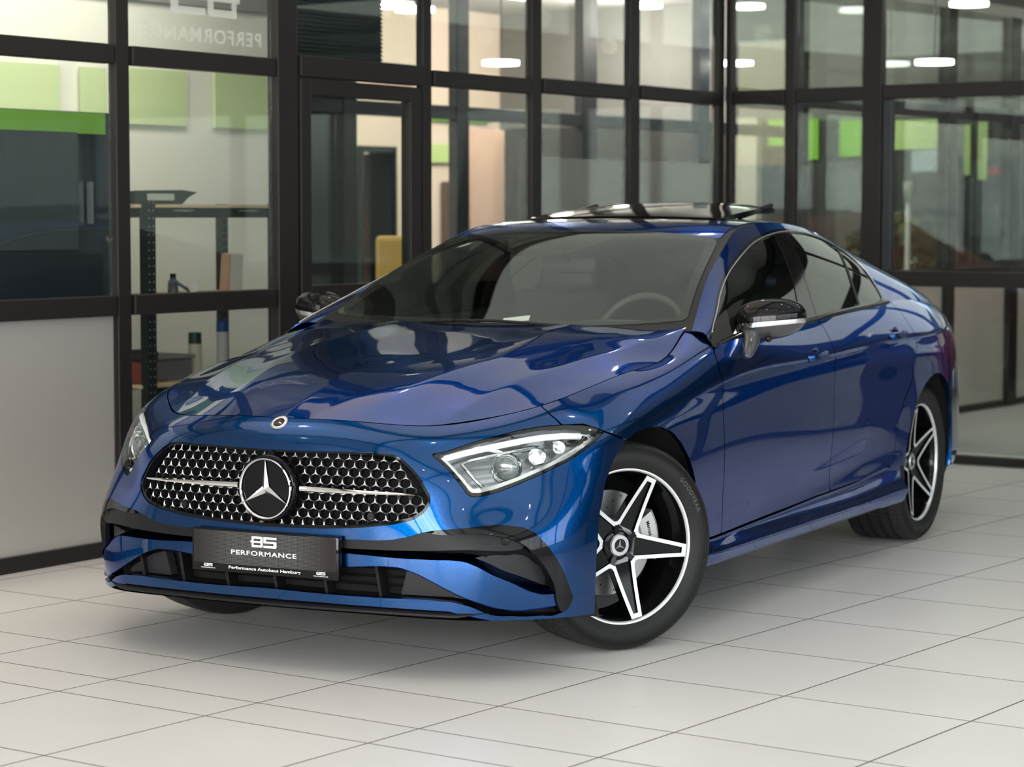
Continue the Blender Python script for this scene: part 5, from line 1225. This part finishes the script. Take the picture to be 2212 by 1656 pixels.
# ---------------- headlamps ----------------
M['lamp_bowl'] = mat('lamp_bowl_silver', (.34, .35, .36), .30, metal=.85)
HL = clip(front, sdf(HLAMP, front.W) - .001)
hlw = np.array(HLAMP)
def sf_at(S, T, d):
    e = .004; p = side(np.array([S, S + e]), np.array([T, T + e])); a = p[0, 0]; n = np.cross(p[1, 0] - a, p[0, 1] - a); n /= np.linalg.norm(n)
    if n[0] * .6 - n[1] < 0: n = -n
    return a - n * d
for sx in (1, -1):
    fl = (lambda s: s) if sx == 1 else mirrored
    q = np.array([sx, 1, 1])
    lens = panel('headlamp', fl(HL), M['lens'], car, 0, 'left headlamp' if sx == 1 else 'right headlamp')
    rim = clip(HL, .011 - sdf(HLAMP, HL.W)); panel('headlamp_rim', fl(offset(rim, -.003)), M['gloss_black'], lens, .03)
    bk = offset(HL, -.075); panel('headlamp_bowl', fl(bk), M['lamp_bowl'], lens, 0)
    wl = offset(clip(HL, sdf(HLAMP, HL.W) - .010), -.012); 
    # side walls of the bowl, bright chrome bezel
    bz = clip(HL, np.minimum(sdf(HLAMP, HL.W) - .010, .024 - sdf(HLAMP, HL.W))); panel('headlamp_bezel', fl(offset(bz, -.016)), M['lamp_silver'], lens, .05)
    # light guide : along the top edge and down the inner edge
    def gpath(pts, d): return [tuple(sf_at(a, b, d) * q) for a, b in pts]
    top = [(1.0, 4.06), (.93, 4.16), (.86, 4.20), (.80, 4.20), (.71, 4.14), (.63, 4.02), (.575, 3.88), (.562, 3.80), (.585, 3.55), (.615, 3.25), (.648, 2.95), (.668, 2.86), (.69, 2.88)]
    bm = bmesh.new(); tube(bm, gpath(top, .018), .0125, 8, flat=.8); bmo('light_guide', bm, M['drl'], lens, True)
    top2 = [(.84, 4.02), (.72, 3.92), (.65, 3.80), (.628, 3.68), (.65, 3.40), (.68, 3.12), (.70, 2.98)]
    bm = bmesh.new(); tube(bm, gpath(top2, .030), .006, 8); bmo('light_guide', bm, M['lamp_silver'], lens, True)
    low = [(.72, 2.92), (.78, 3.04), (.86, 3.25), (.93, 3.46), (.99, 3.68), (1.04, 3.88)]
    bm = bmesh.new(); tube(bm, gpath(low, .024), .0055, 8); bmo('chrome_strip', bm, M['lamp_silver'], lens, True)
    # lamp modules
    def module(S, T, r, depth, kind):
        p = sf_at(S, T, depth) * q; d = Vector((sx * .22, -1, -.02)).normalized()
        Mx = Matrix.Translation(p) @ d.to_track_quat('Z', 'Y').to_matrix().to_4x4()
        bm = bmesh.new()
        if kind == 'ball':
            lathe(bm, [(-.03, r * 1.12), (0, r * 1.12), (.006, r * 1.06), (.004, r)], 36, axis='Z'); bmesh.ops.transform(bm, matrix=Mx, verts=bm.verts); bmo('projector_ring', bm, M['lamp_silver'], lens, True, 40)
            bm = bmesh.new(); lathe(bm, [(.016 * math.cos(a), r * math.sin(a)) for a in np.linspace(math.pi / 2, 0.001, 9)], 36, axis='Z'); bmesh.ops.transform(bm, matrix=Mx, verts=bm.verts); bmo('projector_lens', bm, M['gloss_black'] if False else M['lamp_glass'], lens, True)
        else:
            lathe(bm, [(0, r), (-.012, r * .86), (-.028, r * .5), (-.034, .001)], 30, axis='Z'); bmesh.ops.transform(bm, matrix=Mx, verts=bm.verts); bmo('reflector_bowl', bm, M['lamp_silver'], lens, True)
    M.setdefault('lamp_glass', mat('projector_glass', (.16, .18, .18), .03, coat=1., metal=.5))
    module(.765, 3.50, .040, .042, 'ball'); module(.865, 3.74, .028, .038, 'bowl'); module(.935, 3.90, .020, .034, 'bowl')
    # inner shelves
    bm = bmesh.new()
    for (T0, d0) in ((3.86, .05), (3.30, .055), (3.05, .06)):
        a = [sf_at(S, T0 + (S - .7) * .9, .022) * q for S in np.linspace(.66, .96, 10)]; b = [sf_at(S, T0 + (S - .7) * .9 + .02, d0) * q for S in np.linspace(.66, .96, 10)]
        va = [bm.verts.new(p) for p in a]; vb = [bm.verts.new(p) for p in b]
        for i in range(9): bm.faces.new((va[i], va[i + 1], vb[i + 1], vb[i]))
    bmo('headlamp_shelf', bm, M['lamp_silver'], lens, True)
# ---------------- lower intake ----------------
op = clip(front, sdf(OPEN, front.W) + .002)
def intake_walls(s, d0, d1):
    N = vnorm(s.V, s.F); E = [e for e in bedges(s.F) if not (abs(s.V[e[0]][0]) < 1e-4 and abs(s.V[e[1]][0]) < 1e-4)]
    bv = sorted(set(i for e in E for i in e)); mp = {i: k for k, i in enumerate(bv)}
    A = [s.V[i] - N[i] * d0 for i in bv]; B = [s.V[i] - N[i] * d0 + np.array([0, d1, 0]) for i in bv]; n = len(bv)
    return np.array(A + B), [(mp[b], mp[a], mp[a] + n, mp[b] + n) for a, b in E]
opj = mirror_join(op); V_, F_ = intake_walls(opj, .018, .09); mo('intake_duct_wall', V_, F_, M['satin_black'], car, True)
bkp = Sf(opj.V + np.array([0, .105, 0]), opj.W, opj.F); panel('intake_backing', bkp, M['void'], car, 0)
# gloss black trims
FIN = st([(.505, 1.885), (.579, 1.95), (.665, 2.0), (.739, 2.045), (.813, 2.0), (.855, 1.92), (.899, 1.694), (.936, 1.402), (.973, .993), (.998, .643), (1.018, .409), (1.008, .234), (.973, .10), (.955, .30), (.945, .60), (.925, .90), (.900, 1.18), (.870, 1.42), (.840, 1.60), (.80, 1.72), (.76, 1.80), (.66, 1.86), (.58, 1.83)])
TRIM = st([(-.2, 1.66), (.30, 1.66), (.44, 1.74), (.505, 1.87), (.58, 1.83), (.66, 1.86), (.76, 1.80), (.80, 1.72), (.84, 1.60), (.855, 1.52), (.80, 1.47), (.70, 1.50), (.58, 1.49), (.44, 1.46), (.30, 1.45), (-.2, 1.45)])
FIN = smooth_poly(FIN, 2, 60.); TRIM = smooth_poly(TRIM, 2, 50.)
both('intake_fin', offset(clip(front, sdf(FIN, front.W)), .001), M['gloss_black'], .03)
both('intake_upper_trim', offset(clip(front, sdf(TRIM, front.W)), -.009), M['satin_black'], .03)
for sx in (1, -1):
    p = sf_at(.788, 1.70, .014) * np.array([sx, 1, 1]); nn = (sf_at(.788, 1.70, 0) - sf_at(.788, 1.70, .02)) * np.array([sx, 1, 1])
    bm = bmesh.new(); lathe(bm, [(0, .015), (.006, .0145), (.008, .012), (.0065, .010), (.0065, .0001)], 24, axis='Z')
    bmesh.ops.transform(bm, matrix=Matrix.Translation(p) @ Vector(nn).to_track_quat('Z', 'Y').to_matrix().to_4x4(), verts=bm.verts); bmo('parking_sensor', bm, M['satin_black'], car, True, 40)
# inner dark panels behind the wing ends and grille ribs
PAN = st([(.60, 1.26), (.68, 1.30), (.80, 1.36), (.90, 1.15), (.94, .62), (.93, .46), (.87, .50), (.80, .72), (.73, 1.0), (.67, 1.19)])
PAN = smooth_poly(PAN, 2, 60.)
both('intake_side_panel', offset(clip(front, sdf(PAN, front.W)), -.045), M['grey_plastic'], .03)
PAN2 = st([(.42, .42), (.44, 1.0), (.50, .90), (.56, .72), (.64, .52), (.68, .36), (.60, .42)])
both('intake_corner_panel', offset(clip(front, sdf(PAN2, front.W)), -.05), M['grey_plastic'], .03)
# painted wing
wg = mirror_join(clip(clip(front, sdf(WING, front.W)), .985 - clip(front, sdf(WING, front.W)).W[:, 0]))
N0 = vnorm(wg.V, wg.F)
o = panel('bumper_wing', offset(wg, -.005), M['paint'], car, 0)
E_ = bedges(wg.F); bv = sorted(set(i for e in E_ for i in e)); mp = {i: k for k, i in enumerate(bv)}; n = len(bv)
inn = []
for i in bv:
    p = wg.V[i]; T_ = wg.W[i][1] / TS
    inn.append(p + np.array([0, .075, .012 if True else 0]))
VV = np.array([wg.V[i] for i in bv] + inn); mo('bumper_wing_return', VV, [(mp[b], mp[a], mp[a] + n, mp[b] + n) for a, b in E_], M['paint'], car, True)
# intake ribs and slats
bm = bmesh.new()
for x in (-.54, -.36, -.18, 0, .18, .36):
    y = ysurf(x, .28)
    bx(bm, (x, y + .055, .30), (.010, .05, .13), Matrix.Rotation(-.18 if True else 0, 3, 'Y'))
for z in (.275, .30, .325): 
    pts = [(x, ysurf(x, .29) + .085, z) for x in np.linspace(-.56, .56, 20)]; tube(bm, pts, .004, 4)
for xx in np.linspace(-.44, .44, 34): bx(bm, (xx, ysurf(xx, .29) + .092, .345), (.012, .008, .03))
bmo('intake_grid', bm, M['satin_black'], car)
# lower lip splitter
bm = bmesh.new(); rows = []
for S in np.linspace(-.735, .735, 80):
    p = side(np.array([abs(S)]), np.array([.18]))[0, 0] * np.array([1 if S >= 0 else -1, 1, 1]); e = min(1, (.735 - abs(S)) / .10)
    d = np.array([p[0] * .25, -1, 0]); d /= np.linalg.norm(d); zz = p[2] - .002
    sec = [(-.020, zz), (.006 * e, zz - .003), (.012 * e, zz - .008 * e), (.012 * e, zz - .013 * e), (.002, zz - .017 * e), (-.02, zz - .02 * e), (-.10, zz - .015)]
    rows.append([bm.verts.new((p[0] + d[0] * a, p[1] + d[1] * a, z)) for a, z in sec])
for A, B in zip(rows[:-1], rows[1:]):
    for i in range(len(A) - 1): bm.faces.new((A[i], A[i + 1], B[i + 1], B[i]))
bmo('front_lip', bm, M['satin_black'], car, True, 40)
# under-bumper closing surface
bm = bmesh.new(); rows = []
for S in np.linspace(-1.10, 1.10, 80):
    p = side(np.array([abs(S)]), np.array([.0]))[0, 0] * np.array([1 if S >= 0 else -1, 1, 1])
    rows.append([bm.verts.new((p[0], p[1], p[2])), bm.verts.new((p[0] * .97, p[1] + .06, p[2] - .005)), bm.verts.new((p[0] * .9, min(-.3, p[1] + .45), .19))])
for A, B in zip(rows[:-1], rows[1:]):
    for i in range(2): bm.faces.new((A[i], A[i + 1], B[i + 1], B[i]))
bmo('bumper_underside', bm, M['satin_black'], car, True, 40)
# ---------------- number plate ----------------
PY = -.874; PZ0, PZ1 = .296, .4295
pl_ = bmesh.new(); bx(pl_, (0, PY + .011, (PZ0 + PZ1) / 2), (.534, .022, PZ1 - PZ0), bev=.004)
plate = bmo('number_plate_holder', pl_, M['gloss_black'], car, True, 40, label='black number plate holder with dealer lettering')
def carbon():
    m = mat('carbon_print', (.05, .05, .05), .35); b = m.node_tree.nodes['Principled BSDF']; tc = N_(m, 'ShaderNodeTexCoord'); mp_ = N_(m, 'ShaderNodeMapping')
    mp_.inputs['Scale'].default_value = (330, 1, 330); mp_.inputs['Rotation'].default_value = (0, math.radians(45), 0); L_(m, tc.outputs['Object'], mp_.inputs[0])
    ck = N_(m, 'ShaderNodeTexChecker'); ck.inputs['Scale'].default_value = 1; ck.inputs['Color1'].default_value = (.11, .11, .105, 1); ck.inputs['Color2'].default_value = (.010, .010, .010, 1); L_(m, mp_.outputs[0], ck.inputs[0])
    sp = N_(m, 'ShaderNodeSeparateXYZ'); L_(m, tc.outputs['Object'], sp.inputs[0]); ab = N_(m, 'ShaderNodeMath', operation='ABSOLUTE'); L_(m, sp.outputs[0], ab.inputs[0])
    mr = N_(m, 'ShaderNodeMapRange'); mr.inputs[1].default_value = .11; mr.inputs[2].default_value = .24; mr.inputs[3].default_value = 0; mr.inputs[4].default_value = 1; L_(m, ab.outputs[0], mr.inputs[0])
    mx = N_(m, 'ShaderNodeMix', data_type='RGBA'); L_(m, mr.outputs[0], mx.inputs['Factor']); L_(m, ck.outputs[0], mx.inputs['A']); mx.inputs['B'].default_value = (.022, .018, .018, 1); L_(m, mx.outputs['Result'], b.inputs['Base Color'])
    return m
M['carbon'] = carbon(); M['carbon'].node_tree.nodes['Principled BSDF'].inputs['Specular IOR Level'].default_value = .25
bm = bmesh.new(); bx(bm, (0, PY - .0005, .3735), (.518, .003, .102), bev=.001); bmo('number_plate', bm, M['carbon'], plate, label='dark carbon-look show plate')
fx_, fz_, fn_ = (1, 0, 0), (0, 0, 1), (0, -1, 0)
F0 = PY - .0022
logo('plate_logo', M['white'], plate, (0, F0, .3975), .0335, fx_, fz_, fn_, 2.9 * .98)
text_obj('plate_lettering', 'PERFORMANCE', M['white'], plate, (0, F0, .3615), fx_, fz_, .0145, True, 1.12, width=.238)
text_obj('holder_lettering', 'Performance Autohaus Hamburg', M['white'], plate, (.002, PY - .0012, .3115), fx_, fz_, .0125, True, 1.0, width=.262)
for x in (-.205, .205):
    logo('holder_logo', M['white'], plate, (x, PY - .0012, .3155), .009, fx_, fz_, fn_, 2.6 * 1.4); text_obj('holder_logo_text', 'PERFORMANCE', M['white'], plate, (x, PY - .0012, .3065), fx_, fz_, .003, True, 1.1, width=.052)
# ---------------- door mirrors, handles ----------------
def mirror_body(sx):
    prof = []  # superellipsoid with a flat rear (glass) side
    bmU = bmesh.new(); bmL_ = bmesh.new(); bmC = bmesh.new()
    c = np.array([.935, .955, 1.030]); R = np.array([.122, .085, .078])
    def pt(a, b, k=1.0):
        ca, sa, cb, sb = math.cos(a), math.sin(a), math.cos(b), math.sin(b)
        e = lambda v, p: math.copysign(abs(v) ** p, v)
        x = e(cb, .80) * e(ca, .75); y = e(cb, .8) * e(sa, .9); z = e(sb, .85)
        y = max(y, -1) if y < 0 else y * .42
        zz = z * R[2] * k * (1 - .16 * (x + 1) * .5 * (1 if z > 0 else .6)); xx = x * R[0] * k
        p = c + np.array([xx, y * R[1] * k + .10 * 0 + xx * .22 * 0, zz + .012 * x])
        # sweep back towards the tip
        p[1] += .05 * ((x + 1) / 2) ** 2
        return Vector((p[0] * sx, p[1], p[2]))
    def shell(bm, b0, b1, k=1., nb=12, na=48):
        rows = [[bm.verts.new(pt(2 * math.pi * i / na, b0 + (b1 - b0) * j / nb, k)) for i in range(na)] for j in range(nb + 1)]
        for A, B in zip(rows[:-1], rows[1:]):
            for i in range(na): bm.faces.new((A[i], A[(i + 1) % na], B[(i + 1) % na], B[i]))
    h = math.pi / 2
    shell(bmU, -.08, h * .999); shell(bmL_, -h * .999, -.28); shell(bmC, -.28, -.08, 1.010, 3)
    lab = 'left door mirror' if sx == 1 else 'right door mirror'
    m0 = bmo('door_mirror', bmU, M['gloss_black'], car, True, 50, label=lab)
    bmo('mirror_lower_cover', bmL_, M['satin_black'] if False else M['mirror_grey'], m0, True, 50)
    bmo('mirror_indicator', bmC, M['chrome'], m0, True, 50, label='bright indicator strip')
    bm = bmesh.new(); secs = [((.888, .915, .992), .046, .036), ((.892, .900, .970), .043, .034), ((.900, .870, .950), .040, .030), ((.908, .840, .932), .036, .026), ((.914, .815, .915), .030, .020), ((.918, .80, .90), .018, .012)]; rings = []
    for (cc, a, b) in secs: rings.append([bm.verts.new((sx * (cc[0] + b * math.cos(t)), cc[1] + a * math.sin(t), cc[2])) for t in np.linspace(0, 2 * math.pi, 17)[:-1]])
    for A, B in zip(rings[:-1], rings[1:]):
        for i in range(16): bm.faces.new((A[i], A[(i + 1) % 16], B[(i + 1) % 16], B[i]))
    bm.faces.new(rings[-1]); bmo('mirror_foot', bm, M['mirror_grey'], m0, True)
    bm = bmesh.new(); bmesh.ops.create_uvsphere(bm, u_segments=16, v_segments=10, radius=.012); bmesh.ops.translate(bm, verts=bm.verts, vec=(sx * .955, .90, .962)); bmo('mirror_camera', bm, M['gloss_black'], m0, True)
M['mirror_grey'] = mat('mirror_dark_grey', (.05, .05, .052), .16, coat=.5)
for sx in (1, -1): mirror_body(sx)
for sx in (1, -1):
    for (S, T) in ((2.885, 4.02), (3.86, 4.06)):
        p = sf_at(S, T, 0) * np.array([sx, 1, 1])
        bm = bmesh.new(); n = 20; rings = []
        for t_ in np.linspace(-1, 1, n):
            yy = p[1] + t_ * .098; off = .030 * (1 - abs(t_) ** 4) + .002; hh = .0145 * (1 - .35 * t_ ** 2)
            xs = p[0] + sx * off
            rings.append([bm.verts.new((xs + sx * a, yy, p[2] + b + .018 * t_ * .3)) for a, b in ((.006, 0), (.003, hh), (-.008, hh * .9), (-.012, 0), (-.008, -hh * .9), (.003, -hh))])
        for A, B in zip(rings[:-1], rings[1:]):
            for i in range(6): bm.faces.new((A[i], A[(i + 1) % 6], B[(i + 1) % 6], B[i]))
        bm.faces.new(rings[0]); bm.faces.new(rings[-1])
        bmo('door_handle', bm, M['paint'], car, True, 60)
        bm = bmesh.new(); lathe(bm, [(0, .0001), (.001, .03), (.002, .042), (.0005, .045)], 32); bmesh.ops.scale(bm, vec=(1, 1.15, .85), verts=bm.verts)
        if sx < 0: bmesh.ops.scale(bm, vec=(-1, 1, 1), verts=bm.verts)
        bmesh.ops.translate(bm, verts=bm.verts, vec=tuple(p + np.array([sx * .001, -.01, -.004]))); bmo('handle_recess', bm, M['paint'], car, True)
# ---------------- interior ----------------
bm = bmesh.new(); rows = []
for x in np.linspace(-.70, .70, 24):
    hump = .018 * math.exp(-((x - .36) / .20) ** 2)
    rows.append([bm.verts.new((x, y, z + hump * h_)) for y, z, h_ in ((.66, .965, 0), (.78, .985, .3), (.92, 1.0, 1), (1.02, .995, 1), (1.06, .96, .5), (1.06, .80, 0))])
for A, B in zip(rows[:-1], rows[1:]):
    for i in range(5): bm.faces.new((A[i], A[i + 1], B[i + 1], B[i]))
bmo('dashboard', bm, M['dash'] if 'dash' in M else M['leather'], car, True, 50)
bm = bmesh.new(); lathe(bm, [(.013 * math.cos(a), .182 + .015 * math.sin(a)) for a in np.linspace(0, 2 * math.pi, 11)[:-1]], 48, axis='Z', closed=True)
for a in (0, math.pi, -math.pi / 2): bx(bm, (.09 * math.cos(a), .09 * math.sin(a), 0), (.17, .035, .012), RZ(a))
bx(bm, (0, 0, 0), (.11, .09, .03), bev=.01)
sw_ = bmo('steering_wheel', bm, M['leather'], car, True, 40); sw_.location = (.37, 1.10, .93); sw_.rotation_euler = (math.radians(65), 0, 0)
def seat(x, y, name, back_z=1.10, w=.50):
    bm = bmesh.new()
    bx(bm, (x, y, .50), (w, .52, .14), bev=.045); bx(bm, (x, y + .30, .80), (w * .94, .13, .60), Matrix.Rotation(math.radians(-18), 3, 'X'), bev=.05)
    o = bmo(name, bm, M['leather'], car, True, 50)
    bm = bmesh.new(); bx(bm, (x, y + .415, back_z + .06), (.26, .10, .17), Matrix.Rotation(math.radians(-12), 3, 'X'), bev=.04); bmo('head_restraint', bm, M['leather'], o, True, 50)
seat(.37, 1.62, 'driver_seat'); seat(-.37, 1.62, 'passenger_seat'); seat(.36, 2.45, 'rear_seat', 1.03); seat(-.36, 2.45, 'rear_seat', 1.03)
bm = bmesh.new(); bx(bm, (-.02, 1.30, 1.205), (.225, .03, .062), Matrix.Rotation(.15, 3, 'Z'), bev=.012); tube(bm, [(-.02, 1.29, 1.22), (-.02, 1.26, 1.27)], .012, 6); bmo('rear_view_mirror', bm, M['grey_plastic'], car, True, 40)
bm = bmesh.new(); bx(bm, (0, 1.0, .50), (1.5, .5, .7)); bx(bm, (0, 2.1, .34), (1.55, 2.2, .05)); bmo('cabin_floor', bm, M['inner'], car)
# door inner cards, roof lining, parcel shelf
for sx in (1, -1):
    bm = bmesh.new(); rows = [[bm.verts.new((sx * (x), y, z)) for x, z in ((.80, .35), (.82, .75), (.825, .985))] for y in np.linspace(.75, 2.75, 8)]
    for A, B in zip(rows[:-1], rows[1:]):
        for i in range(2): bm.faces.new((A[i], A[i + 1], B[i + 1], B[i]))
    bmo('door_card', bm, M['inner'], car, True)
rl = clip(TOP, sdf([(-.55, 1.42), (.55, 1.42), (.55, 2.98), (-.55, 2.98)], TOP.W)); rl = clip(rl, -sdf([(-.41, 1.60), (.41, 1.60), (.41, 2.38), (-.41, 2.38)], rl.W))
panel('roof_lining', offset(rl, -.035), M['lining'] if 'lining' in M else M['inner'], car, 0)
bm = bmesh.new(); bx(bm, (0, 3.15, .98), (1.25, .75, .03)); bmo('parcel_shelf', bm, M['inner'], car)
# white slip on the dashboard behind the screen, wipers
st_ = bmesh.new(); bx(st_, (.075, .668, 1.022), (.10, .035, .002), Matrix.Rotation(.50, 3, 'X') @ Matrix.Rotation(.25, 3, 'Z')); bmo('dashboard_slip', st_, M['white'], car, label='small white paper slip behind the windscreen')
for (x0, x1) in ((.50, -.12), (-.02, -.60)):
    bm = bmesh.new(); pts = [(x, .565 + .11 * (abs(x) / .6) ** 2 - .02, float(top_fn(abs(x), .60)) - .004) for x in np.linspace(x0, x1, 12)]; tube(bm, pts, .006, 6); bmo('wiper', bm, M['satin_black'], car, True)
# cowl panel between hood and screen
cw = clip(TOP, sdf([(-.72, .70), (-.55, .60), (0, .50), (.55, .60), (.72, .70), (.72, .76), (.55, .70), (0, .60), (-.55, .70), (-.72, .76)], TOP.W)); panel('cowl', offset(cw, -.014), M['satin_black'], car, .01)
